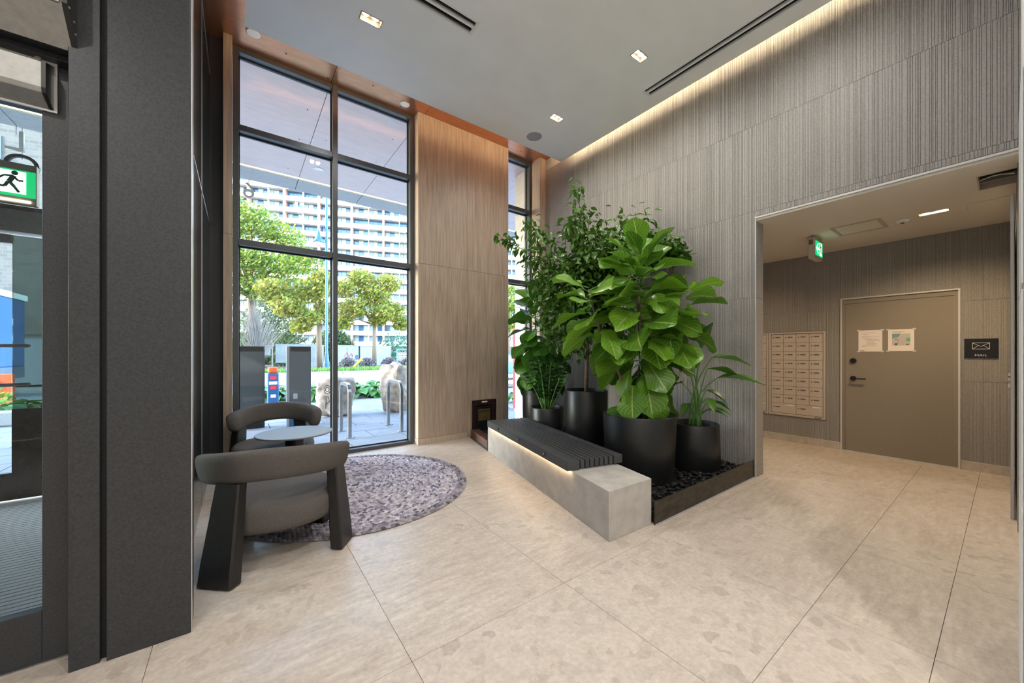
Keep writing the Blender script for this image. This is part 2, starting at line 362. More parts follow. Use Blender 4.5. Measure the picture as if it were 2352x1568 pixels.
def text_mesh(txt, size, depth, mirror=False):
    cu = bpy.data.curves.new('lettering', 'FONT'); cu.body = txt; cu.size = size; cu.extrude = depth/2; cu.align_x = 'CENTER'; cu.align_y = 'CENTER'
    cu.resolution_u = 4
    t = bpy.data.objects.new('lettering', cu); C.objects.link(t)
    dg = bpy.context.evaluated_depsgraph_get(); me = bpy.data.meshes.new_from_object(t.evaluated_get(dg))
    bpy.data.objects.remove(t); me.materials.clear()
    return me
# ================================================================ THE SETTING
ZC = 4.72; ZU = 5.0; XW = 4.62; YW = 5.47; YC = 5.27; XM = 6.93; YR = -0.05
# ---- floor with stone tiles
floor = sroot('floor')
box('screed', (-4.2, -4.2, -0.12), (7.1, 5.62, -0.012), 'grout', floor)
ylines = [-4.15, -3.2, -2.25, -1.27, -0.75, 0.2, 0.64, 1.59, 2.545, 3.5, 4.45, 5.62]
xlines = [-4.13 + 0.95*i for i in range(12)] + [7.1]
G = 0.0010; tcache = {}
for i in range(len(xlines)-1):
    for j in range(len(ylines)-1):
        x0, x1, y0, y1 = xlines[i], xlines[i+1], ylines[j], ylines[j+1]
        if x1 > 4.0 and y1 < -0.5 and x0 > 4.0: continue
        w, d = round(x1-x0-2*G, 4), round(y1-y0-2*G, 4)
        if (w, d) not in tcache:
            m = MB(); e = 0.0008
            m.loft([[(-w/2,-d/2,-0.012),(w/2,-d/2,-0.012),(w/2,d/2,-0.012),(-w/2,d/2,-0.012)],
                    [(-w/2,-d/2,-e),(w/2,-d/2,-e),(w/2,d/2,-e),(-w/2,d/2,-e)],
                    [(-w/2+e,-d/2+e,0),(w/2-e,-d/2+e,0),(w/2-e,d/2-e,0),(-w/2+e,d/2-e,0)]])
            tcache[(w, d)] = m.mesh('floor_tile')
        link('floor_tile', tcache[(w, d)], 'floor', floor, ((x0+x1)/2, (y0+y1)/2, 0))

# ---- ribbed tiles
def rib_mesh(w, h, seed, fine=1.0, depth=0.005, seg=None):
    # tile in the plane x=0 facing -x; y across 0..w, z up 0..h, with stepped vertical ribs
    r = random.Random(seed); e = 0.0012; prof = [(e, 0)]; y = e + r.uniform(0.004, 0.012); gw = 0.0030*fine**0.5
    while y < w - e - 0.010:
        prof += [(y, 0), (y + 0.0006, depth), (y + gw, depth), (y + gw + 0.0006, 0)]
        y += gw + 0.0006 + (r.uniform(0.004, 0.008) if r.random() < 0.5 else r.uniform(0.009, 0.022))*fine
    prof.append((w - e, 0))
    m = MB(); vs = []; n = len(prof)
    for (yy, dd) in prof: vs.append((-0.012 + dd, yy, e)); vs.append((-0.012 + dd, yy, h-e))
    fs = [(2*i, 2*i+1, 2*i+3, 2*i+2) for i in range(n-1)]
    k = len(vs); vs += [(0, e, e), (0, w-e, e), (0, w-e, h-e), (0, e, h-e)]
    fs += [(k, k+3, 1, 0), (2*n-2, 2*n-1, k+2, k+1)]
    fs.append(tuple([k] + [2*i for i in range(n)] + [k+1]))
    fs.append(tuple([k+2] + [2*i+1 for i in range(n-1,-1,-1)] + [k+3]))
    m.add(vs, fs); return m.mesh('wall_tile')
rcache = {}
def tile_field(parent, x, rects, mat='tile', fine=1.0, depth=0.004):
    for (y0, z0, y1, z1) in rects:
        w, h = round(y1-y0, 4), round(z1-z0, 4)
        if w < 0.02 or h < 0.02: continue
        key = (w, h, random.randrange(5), fine)
        if key not in rcache: rcache[key] = rib_mesh(w, h, str(key), fine, depth)
        link('wall_tile', rcache[key], mat, parent, (x, y0, z0))
def grid_rects(ys, zs): return [(ys[i], zs[j], ys[i+1], zs[j+1]) for i in range(len(ys)-1) for j in range(len(zs)-1)]
# right wall (ribbed), its header over the mail alcove
wall_right = sroot('wall_right')
m = MB(); m.box(XW, 1.69, 0, XW+0.2, 5.6, ZU); m.box(XW, YR, 2.89, XW+0.2, 1.69, ZU)
obj('wall_core', m, 'tile_back', wall_right)
ys = [1.69, 1.93] + [1.93 + 0.3445*i for i in range(1, 10)] + [5.35]
tile_field(wall_right, XW, grid_rects(ys, [0.0, 0.1, 1.053, 2.006, 2.959, 3.912, 4.80]))
yh = [YR, 0.2075, 0.552, 0.8965, 1.241, 1.5855, 1.69]
tile_field(wall_right, XW, grid_rects(yh, [2.9, 2.959, 3.912, 4.80]))
# jamb tiles on the wall end, metal edge trims
m = MB(); m.box(XW+0.001, 1.678, 0.12, XW+0.2, 1.69, 2.0); m.box(XW+0.001, 1.678, 2.003, XW+0.2, 1.69, 2.89)
obj('jamb_tile', m, 'tile', wall_right)
obj('jamb_base', MB().box(XW-0.001, 1.674, 0, XW+0.2, 1.69, 0.117), 'tile', wall_right)
t1 = struct(obj('trim_1', MB().box(XW-0.016, 1.672, 0, XW-0.004, 1.684, 2.90), 'trimw'))
t2 = struct(obj('trim_2', MB().box(XW-0.018, YR, 2.876, XW-0.004, 1.684, 2.894), 'trimw'))
# alcove walls
wall_back = sroot('wall_alcove')
obj('wall_core', MB().box(XM, -0.2, 0, XM+0.15, 3.3, 3.0), 'tile_back', wall_back)
ya = [YR] + [0.177 + 0.3445*i for i in range(0, 10)]
rc = grid_rects(ya, [0.1, 1.046, 2.0, 2.86])
for hole in ((0.345, 0.0, 1.436, 2.157), (1.595, 0.392, 3.06, 1.713)): rc = cut(rc, hole)
tile_field(wall_back, XM, rc, 'tile', 0.8, 0.0025)
bb = sroot('baseboard_alcove')
for (y0, y1) in ((YR, 0.345), (1.436, 2.4), (2.403, 3.25)):
    obj('base_tile', MB().box(XM-0.016, y0, 0, XM-0.001, y1-0.002, 0.10), 'floor', bb)
    obj('base_cap', MB().box(XM-0.018, y0, 0.10, XM-0.001, y1-0.002, 0.108), 'trimw', bb)
wall_side = sroot('wall_alcove_end'); obj('wall_core', MB().box(XW+0.2, 3.28, 0, XM, 3.4, 2.9), 'tile', wall_side)
# alcove ceiling with openings
ac = sroot('ceiling_alcove')
rs = [(XW+0.0, YR, XM, 3.4)]
rs = [(XW+0.2, YR, XM, 3.4), (XW, YR, XW+0.2, 1.69)]
LIGHT_A = (5.79, 0.36, 5.89, 0.58); VENT_A = (4.95, YR, 5.38, 0.165)
for h in (LIGHT_A, VENT_A): rs = cut(rs, h)
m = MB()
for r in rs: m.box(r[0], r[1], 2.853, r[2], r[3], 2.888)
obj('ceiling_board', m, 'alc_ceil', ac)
# wall along the right side, behind the mail room glass
wr2 = sroot('wall_side_right')
m = MB(); m.box(2.75, YR-0.22, 0, XM+0.1, YR, ZU); obj('wall_core', m, 'white', wr2)
obj('wall_face', MB().box(XW+0.21, YR+0.001, 0, XM-0.02, YR+0.012, 2.85), 'tile', wr2)
# rest of the lobby shell (behind and left of the viewpoint)
wb = sroot('wall_lobby_rear'); obj('wall_core', MB().box(-4.2, -4.3, 0, 2.97, -4.2, ZU), 'white', wb)
wl = sroot('wall_lobby_left'); obj('wall_core', MB().box(-4.3, -4.3, 0, -4.2, 5.6, ZU), 'white', wl)
wr3 = sroot('wall_lobby_return'); obj('wall_core', MB().box(2.75, -4.2, 0, 2.97, YR-0.22, ZU), 'white', wr3)

# ---- ceilings
LIGHTS = [(1.057, 3.807, 0), (3.611, 2.476, 1), (3.616, 3.826, 1), (1.057, 1.6, 0), (1.057, -0.9, 0), (1.057, -3.0, 0), (3.611, 1.1, 1), (-1.8, -0.9, 0), (-1.8, -3.0, 0)]
def lrect(l): w, d = (0.105, 0.055) if l[2] == 0 else (0.095, 0.055); return (l[0]-w, l[1]-d, l[0]+w, l[1]+d)
DIFF1 = (-1.2, 3.19, 1.955, 3.36); DIFF2 = (4.125, -0.0, 4.285, 2.79)
ceil = sroot('ceiling')
rs = [(0.04, 2.42, 4.51, 4.65), (0.04, YR, 4.51, 2.42), (-4.2, -4.2, 2.75, YR), (-4.2, YR, 0.04, 2.42)]
for l in LIGHTS: rs = cut(rs, lrect(l))
for d in (DIFF1, DIFF2): rs = cut(rs, d)
m = MB()
for r in rs: m.box(r[0], r[1], ZC, r[2], r[3], ZC+0.035)
obj('ceiling_board', m, 'ceil', ceil)
up = sroot('ceiling_upper')
m = MB(); m.box(-4.3, -4.3, ZU, XW+0.25, 4.30, ZU+0.1); obj('upper_slab', m, 'white', up)
obj('vestibule_board', MB().box(-4.2, 2.56, ZU-0.012, 0.04, 4.55, ZU-0.001), 'white', up)
# copper soffit inside: panels in a row
sof = sroot('ceiling_copper')
cxs = [-4.2, -2.85, -1.565, -0.29, 0.985, 2.25, 3.50, XW]
for i in range(len(cxs)-1):
    obj('copper_panel', MB().box(cxs[i]+0.003, 4.30 if cxs[i] > -0.3 else 4.56, ZU, cxs[i+1]-0.003, 5.56, ZU+0.02), 'copper', sof)
for (sx, sy) in ((0.45, 5.2), (0.93, 5.33), (1.45, 5.12), (1.9, 5.3), (4.05, 5.2)):
    obj('rivet', MB().lathe([(0.004, 0), (0.008, -0.003), (0.008, -0.006)], 8, (sx, sy, ZU)), 'gasket', sof)
obj('soffit_deck', MB().box(-4.3, 4.30, ZU+0.021, XW+0.25, 5.6, ZU+0.1), 'gasket', sof)

# ---- windows
def window(name, x0, x1, mulls, z1, trans, xs_pane):
    root = sroot(name); y0, y1 = YW-0.06, YW+0.09
    b = 0.055
    for (a, c) in ((x0, x0+b), (x1-b, x1)): obj('jamb_bar', MB().box(a, y0, 0, c, y1, z1), 'darkframe', root, bevel=0.003)
    for xm in mulls: obj('mullion', MB().box(xm-0.03, y0-0.012, 0, xm+0.03, y1, z1), 'darkframe', root, bevel=0.003)
    cells = [x0+b] + [v for xm in mulls for v in (xm-0.03, xm+0.03)] + [x1-b]
    zs = [0.0] + trans + [z1]
    for k in range(0, len(cells), 2):
        a, c = cells[k], cells[k+1]
        obj('sill_bar', MB().box(a, y0, 0.0, c, y1, 0.05), 'darkframe', root, bevel=0.003)
        obj('head_bar', MB().box(a, y0, z1-0.06, c, y1, z1), 'darkframe', root, bevel=0.003)
        for zt in trans: obj('transom', MB().box(a, y0-0.006, zt-0.035, c, y1, zt+0.035), 'darkframe', root, bevel=0.003)
        for q in range(len(zs)-1):
            lo = zs[q] + (0.05 if q == 0 else 0.035); hi = zs[q+1] - (0.06 if q == len(zs)-2 else 0.035)
            g = MB()
            for (u0, u1, w0, w1) in ((a, a+0.014, lo, hi), (c-0.014, c, lo, hi), (a+0.014, c-0.014, lo, lo+0.014), (a+0.014, c-0.014, hi-0.014, hi)): g.box(u0, YW+0.028, w0, u1, YW+0.05, w1)
            obj('gasket', g, 'gasket', root)
            obj('pane', MB().add([(a+0.014, YW+0.04, lo+0.014), (c-0.014, YW+0.04, lo+0.014), (c-0.014, YW+0.04, hi-0.014), (a+0.014, YW+0.04, hi-0.014)], [(0,1,2,3)]), 'glass', root)
    return root
window('window_1', -0.067, 2.135, [1.036], ZU, [2.70, 4.05], None)
window('window_2', 3.82, 4.47, [], ZU, [2.70, 4.05], None)

we = sroot('wall_exterior_left'); obj('wall_core', MB().box(-16, 4.2, 0, -4.31, 5.6, 5.3), 'panel', we)  # unseen run of the facade, added to keep sun off the plaza
# ---- oak column and pilasters
colm = sroot('wall_column')
obj('column_core', MB().box(2.185, YC+0.02, 0, 3.80, 5.6, ZU), 'gasket', colm)
for (x0, x1) in ((2.167, 2.985), (2.989, 3.805)):
    for (z0, z1) in ((0.095, 2.733), (2.737, ZU)):
        if x0 > 2.9 and z0 < 1:
            for r in cut([(x0, 0.0, x1, z1)], (3.075, -0.1, 3.555, 0.60)): obj('wood_panel', MB().box(r[0], YC, r[1], r[2], YC+0.02, r[3]), 'oak', colm)
        else: obj('wood_panel', MB().box(x0, YC, z0, x1, YC+0.02, z1), 'oak', colm)
for (z0, z1) in ((0.095, 2.733), (2.737, ZU)):
    obj('side_panel', MB().box(2.150, YC+0.001, z0, 2.184, 5.46, z1), 'oak_pale', colm)
    obj('side_panel', MB().box(3.806, YC+0.001, z0, 3.82, 5.46, z1), 'oak_pale', colm)
bc = sroot('baseboard_column'); obj('base_board', MB().box(2.145, YC-0.008, 0, 2.985, YC+0.02, 0.092), 'oak_pale', bc, bevel=0.002)
obj('base_return', MB().box(2.145, YC+0.021, 0, 2.165, 5.41, 0.092), 'oak_pale', bc)
pl = sroot('wall_pilaster_left')
obj('wood_panel', MB().box(-0.150, YC, 0, -0.070, 5.56, 2.733), 'oak', pl); obj('wood_panel', MB().box(-0.150, YC, 2.737, -0.070, 5.56, ZU), 'oak', pl)
pr = sroot('wall_pilaster_right')
for (z0, z1) in ((0.0, 1.98), (1.984, 2.733), (2.737, ZU)):
    obj('wood_panel', MB().box(4.475, 5.16, z0, XW-0.02, 5.56, z1), 'oak', pr)
    obj('pale_reflect_panel', MB().box(4.46, 5.165, z0, 4.474, 5.40, z1), 'oak_pale', pr)  # paler oak on the side face imitates the bluish reflection there

# ---- black steel post, glazed partition and inner entrance door
post = sroot('wall_black_post')
obj('post_face', MB().box(-0.480, 2.405, 0, -0.195, 2.56, ZC), 'black', post, bevel=0.003)
obj('post_flange', MB().box(-0.595, 2.412, 0, -0.502, 2.56, ZC), 'black', post, bevel=0.002)
obj('post_groove', MB().box(-0.502, 2.44, 0, -0.480, 2.55, ZC), 'gasket', post)
obj('post_edge', MB().box(-0.194, 2.407, 0, -0.189, 2.43, ZC), 'alu', post)
part = sroot('wall_entrance_partition')
obj('glass_pane', MB().add([(-0.290,2.575,0.06),(-0.290,3.16,0.06),(-0.290,3.16,4.66),(-0.290,2.575,4.66)], [(0,1,2,3)]), 'glass_door', part)
for (z0, z1) in ((0, 0.06), (2.79, 2.86), (4.66, ZU)): obj('rail', MB().box(-0.320, 2.56, z0, -0.265, 3.165, z1), 'black', part)
obj('post', MB().box(-0.335, 3.165, 0, -0.270, 3.25, ZU), 'black', part)
for (y0, y1) in ((3.254, 4.33), (4.336, 5.40)):
    for (z0, z1) in ((0.0, 0.078), (0.082, 2.825), (2.84, 4.55), (4.563, ZU)):
        obj('gloss_panel', MB().box(-0.335, y0, z0, -0.275, y1, z1), 'blackgloss', part)
for z in (2.832, 4.556): obj('metal_strip', MB().box(-0.330, 3.25, z-0.006, -0.271, 5.40, z+0.006), 'alu', part)
obj('metal_strip', MB().box(-0.330, 4.331, 0, -0.272, 4.335, ZU), 'alu', part)
obj('end_post', MB().box(-0.335, 5.40, 0, -0.152, 5.56, ZU), 'black', part)

hd = sroot('wall_door_header')
obj('header_panel', MB().box(-4.2, 2.46, 2.80, -0.596, 2.56, ZC), 'black', hd)
for (z0, z1, y) in ((2.765, 2.80, 2.43), (2.71, 2.755, 2.47), (2.675, 2.70, 2.50)): obj('header_step', MB().box(-1.70, y, z0, -0.596, 2.60, z1), 'black', hd, bevel=0.002)
d1 = sroot('door_1')
obj('stile', MB().box(-0.705, 2.55, 0.012, -0.612, 2.60, 2.67), 'black', d1, bevel=0.003)
obj('stile', MB().box(-1.62, 2.55, 0.012, -1.53, 2.60, 2.67), 'black', d1, bevel=0.003)
obj('bottom_rail', MB().box(-1.53, 2.55, 0.012, -0.705, 2.60, 0.24), 'black', d1, bevel=0.003)
obj('top_rail', MB().box(-1.53, 2.55, 2.46, -0.705, 2.60, 2.67), 'black', d1, bevel=0.003)
obj('pane', MB().add([(-1.53,2.575,0.24),(-0.705,2.575,0.24),(-0.705,2.575,2.46),(-1.53,2.575,2.46)], [(0,1,2,3)]), 'glass_door', d1)
obj('jamb', MB().box(-0.608, 2.52, 0, -0.597, 2.62, 2.70), 'gasket', d1)
obj('jamb', MB().box(-1.70, 2.52, 0, -1.625, 2.62, 2.70), 'black', d1)
ld = sroot('wall_door_side'); obj('side_panel', MB().box(-4.2, 2.46, 0, -1.701, 2.56, 2.80), 'black', ld)

# ---- outer entrance door and glazing of the vestibule
ow = sroot('window_3')
for (a, c) in ((-4.2, -4.1), (-0.43, -0.337)): obj('jamb_bar', MB().box(a, 5.46, 0, c, 5.58, ZU), 'darkframe', ow)
obj('head_bar', MB().box(-4.1, 5.46, 4.93, -0.43, 5.58, ZU), 'darkframe', ow)
obj('transom', MB().box(-4.1, 5.44, 2.50, -0.43, 5.58, 2.70), 'greymetal', ow)
obj('transom_black_bar', MB().box(-4.1, 5.435, 2.70, -0.43, 5.58, 2.74), 'gasket', ow)  # black bar of the outer frame above the grey transom
obj('mullion', MB().box(-1.455, 5.46, 0, -1.395, 5.58, 2.50), 'darkframe', ow)
for (a, c) in ((-4.1, -0.43),): obj('pane', MB().add([(a,5.52,2.74),(c,5.52,2.74),(c,5.52,4.93),(a,5.52,4.93)], [(0,1,2,3)]), 'glass', ow)
obj('pane', MB().add([(-1.395,5.52,0.0),(-0.43,5.52,0.0),(-0.43,5.52,2.5),(-1.395,5.52,2.5)], [(0,1,2,3)]), 'smoked', ow)
obj('pane', MB().add([(-4.1,5.52,0.0),(-2.63,5.52,0.0),(-2.63,5.52,2.5),(-4.1,5.52,2.5)], [(0,1,2,3)]), 'glass', ow)
d2 = sroot('door_2')
obj('stile', MB().box(-1.70, 5.50, 0.02, -1.46, 5.55, 0.86), 'blackgloss', d2); obj('stile', MB().box(-1.52, 5.50, 0.86, -1.46, 5.55, 2.48), 'black', d2)
obj('dark_pane', MB().box(-1.70, 5.515, 0.86, -1.52, 5.53, 2.48), 'smoked', d2)
obj('stile', MB().box(-2.62, 5.50, 0.02, -2.52, 5.55, 2.48), 'black', d2)
obj('bottom_rail', MB().box(-2.52, 5.50, 0.02, -1.70, 5.55, 0.27), 'blackgloss', d2); obj('top_rail', MB().box(-2.52, 5.50, 2.40, -1.70, 5.55, 2.48), 'greymetal', d2)
obj('pane', MB().add([(-2.52,5.525,0.27),(-1.70,5.525,0.27),(-1.70,5.525,2.40),(-2.52,5.525,2.40)], [(0,1,2,3)]), 'glass', d2)
h = MB(); h.tube([(-1.60,5.49,1.45),(-1.60,5.44,1.45),(-1.74,5.42,1.45),(-1.785,5.42,1.42),(-1.79,5.42,1.27),(-1.785,5.42,1.12),(-1.74,5.42,1.09),(-1.60,5.44,1.09),(-1.60,5.49,1.09)], 0.017, 10)
obj('pull_handle', h, 'greymetal', d2, smooth=True)

# ---- mail room door
d3 = sroot('door_3')
m = MB(); m.box(XM-0.03, 1.418, 0, XM-0.001, 1.436, 2.157); m.box(XM-0.03, 0.345, 0, XM-0.001, 0.363, 2.157); m.box(XM-0.03, 0.363, 2.139, XM-0.001, 1.418, 2.157)
obj('frame', m, 'trimw', d3)
m = MB(); m.box(XM-0.012, 1.390, 0, XM-0.001, 1.418, 2.139); m.box(XM-0.012, 0.363, 0, XM-0.001, 0.391, 2.139); m.box(XM-0.012, 0.391, 2.08, XM-0.001, 1.390, 2.139)
obj('rebate', m, 'door_paint', d3)
obj('leaf', MB().box(XM-0.004, 0.394, 0.014, XM-0.0005, 1.387, 2.076), 'door_paint', d3)
obj('threshold', MB().box(XM-0.03, 0.363, 0.0, XM-0.002, 1.418, 0.010), 'trimw', d3)
obj('deadbolt', MB().tube([(XM-0.004,1.302,1.277),(XM-0.026,1.302,1.277)], 0.034, 20), 'signblack', d3)
lv = obj('lever_rose', MB().tube([(XM-0.004,1.302,1.030),(XM-0.022,1.302,1.030)], 0.032, 20), 'signblack', d3)
obj('lever', MB().tube([(XM-0.022,1.302,1.030),(XM-0.058,1.302,1.030),(XM-0.060,1.275,1.028),(XM-0.060,1.165,1.027)], 0.010, 10), 'signblack', lv)
# ================================================================ LAMPS AND CEILING FITTINGS
def spot(parent, loc, watts, ang, col, rad=0.03):
    d = bpy.data.lights.new('downlight_beam', 'SPOT'); d.energy = watts; d.spot_size = math.radians(ang); d.spot_blend = 1.0; d.color = col; d.shadow_soft_size = rad
    o = bpy.data.objects.new('downlight_beam', d); C.objects.link(o); o.parent = parent; o.location = loc
def downlight(x, y, kind, label, watts=95):
    w, dd = (0.103, 0.053) if kind == 0 else (0.093, 0.053)
    t = thing('downlight', label, 'ceiling light', (x, y, ZC), group='twin downlights in the white ceiling')
    m = MB()
    for (a, b, c, d) in ((-w,-dd,-w+0.006,dd), (w-0.006,-dd,w,dd), (-w+0.006,-dd,w-0.006,-dd+0.006), (-w+0.006,dd-0.006,w-0.006,dd)): m.box(a, b, -0.003, c, d, 0.045)
    m.box(-w, -dd, 0.045, w, dd, 0.05); obj('housing', m, 'lampbox', t)
    for s in (-1, 1):
        obj('lamp_disc', MB().lathe([(0.027, 0.034), (0.027, 0.044)], 20, (s*w*0.45, 0, 0)), 'lamp', t)
        spot(t, (s*w*0.45, 0, -0.006), watts*0.30, 165, NEUT)
downlight(*LIGHTS[0], 'twin square downlight nearest the tall window in the white ceiling', 110)
downlight(*LIGHTS[1], 'twin downlight beside the end of the long slot diffuser')
downlight(*LIGHTS[2], 'twin downlight beside the round ceiling speaker')
for i, l in enumerate(LIGHTS[3:]): downlight(*l, 'added unseen twin downlight lighting the lobby floor', 230 if l[1] < 1 else 95)  # unseen fixtures, added out of view to light the lobby
def diffuser(name, r, axis, label):
    t = thing(name, label, 'air vent', ((r[0]+r[2])/2, (r[1]+r[3])/2, ZC))
    hx, hy = (r[2]-r[0])/2, (r[3]-r[1])/2
    def B(nm, u0, u1, v0, v1, z0, z1, mat):
        a = (u0, v0, u1, v1) if axis == 'x' else (v0, u0, v1, u1)
        return obj(nm, MB().box(a[0], a[1], z0, a[2], a[3], z1), mat, t)
    L, V = (hx, hy) if axis == 'x' else (hy, hx)
    fl = V*0.30
    m_ = [(-L, L, -V, -V+fl*0.55), (-L, L, V-fl*0.55, V), (-L, -L+0.03, -V+fl*0.55, V-fl*0.55), (L-0.03, L, -V+fl*0.55, V-fl*0.55)]
    mb = MB()
    for (u0,u1,v0,v1) in m_:
        a = (u0, v0, u1, v1) if axis == 'x' else (v0, u0, v1, u1); mb.box(a[0], a[1], -0.004, a[2], a[3], 0.03)
    obj('flange', mb, 'white', t)
    B('bridge', -L+0.03, L-0.03, -0.012, 0.012, -0.001, 0.03, 'ceil')
    B('plenum', -L, L, -V, V, 0.034, 0.045, 'gasket')
    for k, v in enumerate((-(0.018+V-fl*0.55)/2, (0.018+V-fl*0.55)/2)): B('slot_blade', -L+0.03, L-0.03, v-0.004, v+0.004, 0.004, 0.03, 'gasket')
    for q in range(6):
        u = L - 0.12 - q*0.55
        if u < -L + 0.1: break
        for v in (-(0.018+V-fl*0.55)/2, (0.018+V-fl*0.55)/2): B('damper', u-0.05, u+0.02, v-0.012, v+0.012, 0.012, 0.03, 'gasket')
    return t
diffuser('slot_diffuser', DIFF1, 'x', 'two-slot linear air diffuser near the tall window and its downlight')
diffuser('slot_diffuser', DIFF2, 'y', 'long two-slot linear air diffuser beside the lit ribbed wall')
t = thing('ceiling_speaker', 'round grey speaker grille flush in the white ceiling', 'speaker', (3.646, 4.352, ZC))
obj('grille', MB().lathe([(0.118, -0.001), (0.118, -0.006), (0.105, -0.009), (0.001, -0.010)], 40), 'speaker', t, smooth=True)
obj('rim', MB().lathe([(0.119, -0.001), (0.128, -0.001), (0.128, -0.005), (0.119, -0.006)], 40, cap=False), 'ceil', t)
for (x, y, lab) in ((0.12, 5.08, 'round white cover in copper soffit near the left oak pilaster'), (1.93, 5.22, 'round white cover in copper soffit near the oak column')):
    t = thing('soffit_disc', lab, 'ceiling cover', (x, y, ZU), group='round covers in the copper soffit')
    obj('disc', MB().lathe([(0.062, -0.002), (0.060, -0.012), (0.001, -0.014)], 32), 'white', t, smooth=False)
    obj('rim', MB().lathe([(0.063, -0.001), (0.070, -0.001), (0.070, -0.006), (0.063, -0.008)], 32, cap=False), 'alu', t)
# hidden cove strips resting on top of the ceiling boards
o = thing('cove_led_strip', 'warm led strip in the cove along the ribbed wall', 'led strip', (4.475, 2.3, ZC+0.036)); obj('channel', MB().box(-0.014, -2.2, 0, 0.010, 2.2, 0.034), 'alu', o); obj('lamp_strip', MB().box(-0.012, -2.2, 0.034, 0.010, 2.2, 0.044), 'led', o); tag(o, 'warm led strip in the cove along the ribbed wall', 'led strip')
o = obj('cove_led_strip', MB().box(-2.15, -0.01, 0, 2.15, 0.01, 0.012), 'led_col', None, loc=(2.25, 4.60, ZC+0.036)); tag(o, 'warm led strip in the cove facing the oak column', 'led strip')
# alcove fittings
t = thing('alcove_downlight', 'narrow twin downlight in the mail room ceiling', 'ceiling light', (5.84, 0.47, 2.853))
m = MB(); m.box(-0.049,-0.109,-0.002,-0.043,0.109,0.035); m.box(0.043,-0.109,-0.002,0.049,0.109,0.035); m.box(-0.043,-0.109,-0.002,0.043,-0.103,0.035); m.box(-0.043,0.103,-0.002,0.043,0.109,0.035); m.box(-0.049,-0.109,0.03,0.049,0.109,0.035)
obj('housing', m, 'lampbox', t)
for s in (-1, 1):
    obj('lamp_disc', MB().lathe([(0.034, 0.012), (0.034, 0.028)], 20, (0, s*0.052, 0)), 'lamp', t)
    spot(t, (0, s*0.052, -0.006), 41, 150, WARM)
t = thing('alcove_downlight', 'twin downlight above the mailboxes deep in the alcove', 'ceiling light', (5.84, 2.55, 2.853))
obj('housing', MB().box(-0.05,-0.11,-0.006,0.05,0.11,0.0), 'lampbox', t)
obj('lamp_disc', MB().lathe([(0.034, -0.012), (0.034, -0.006)], 20), 'lamp', t); spot(t, (0, 0, -0.016), 44, 150, WARM)
t = thing('access_hatch', 'flush framed access hatch in the mail room ceiling', 'ceiling hatch', (5.835, 1.05, 2.853))
m = MB()
for (a,b,c,d) in ((-0.235,-0.215,-0.205,0.215),(0.205,-0.215,0.235,0.215),(-0.205,-0.215,0.205,-0.185),(-0.205,0.185,0.205,0.215)): m.box(a,b,-0.006,c,d,-0.001)
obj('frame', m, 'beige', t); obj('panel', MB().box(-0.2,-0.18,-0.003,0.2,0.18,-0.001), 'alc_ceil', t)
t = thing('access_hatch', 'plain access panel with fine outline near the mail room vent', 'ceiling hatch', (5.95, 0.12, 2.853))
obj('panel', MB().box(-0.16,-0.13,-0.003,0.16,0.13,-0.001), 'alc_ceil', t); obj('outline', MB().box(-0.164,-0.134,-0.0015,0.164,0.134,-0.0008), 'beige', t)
t = thing('smoke_detector', 'small round smoke detector on the mail room ceiling', 'smoke detector', (5.87, 0.70, 2.853))
obj('base', MB().lathe([(0.055,0),(0.058,-0.012),(0.048,-0.028),(0.02,-0.036),(0.001,-0.037)][::1], 28), 'white', t, smooth=True)
obj('sensor', MB().lathe([(0.018,-0.034),(0.014,-0.046),(0.001,-0.047)], 16), 'plate', t)
t = thing('open_ceiling_grille', 'open dark grille with hanging cable in the mail room ceiling', 'air vent', (5.165, 0.058, 2.853))
m = MB(); m.box(-0.214,-0.106,-0.003,-0.205,0.106,0.10); m.box(0.205,-0.106,-0.003,0.214,0.106,0.10); m.box(-0.205,0.097,-0.003,0.205,0.106,0.10); m.box(-0.205,-0.106,-0.003,0.205,-0.098,0.10)
obj('frame', m, 'beige', t); obj('void', MB().box(-0.214,-0.106,0.10,0.214,0.106,0.11), 'gasket', t)
obj('duct_edge', MB().box(0.10,-0.097,0.03,0.13,0.097,0.06), 'greymetal', t)
obj('cable', MB().tube([(0.02, 0.095-0.012*i, 0.028+0.018*math.sin(i*0.22)) for i in range(16)], 0.006, 8), 'white', t)

def run_man(m, cx, cy, s, flip=1):
    # running figure laid out in the x-z plane, as thin bars
    def bar(p, q, w):
        p = Vector(p); q = Vector(q); d = (q-p).normalized(); n = Vector((-d.y, d.x))*w/2
        a = [p+n, p-n, q-n, q+n]
        m.add([(cx+flip*v.x*s, 0, cy+v.y*s) for v in a], [(0,1,2,3)])
    k = 14; m.add([(cx+flip*(0.12+0.1*math.cos(2*PI*i/k))*s, 0, cy+(0.40+0.1*math.sin(2*PI*i/k))*s) for i in range(k)], [tuple(range(k))])
    bar((0.10,0.28), (-0.04,-0.02), 0.16); bar((0.08,0.26), (-0.18,0.24), 0.08); bar((-0.18,0.24), (-0.30,0.10), 0.07)
    bar((0.08,0.24), (0.22,0.08), 0.08); bar((0.22,0.08), (0.36,0.10), 0.07)
    bar((-0.04,0.0), (0.10,-0.20), 0.11); bar((0.10,-0.20), (0.24,-0.44), 0.09)
    bar((-0.06,-0.02), (-0.16,-0.24), 0.11); bar((-0.16,-0.24), (-0.42,-0.24), 0.09)
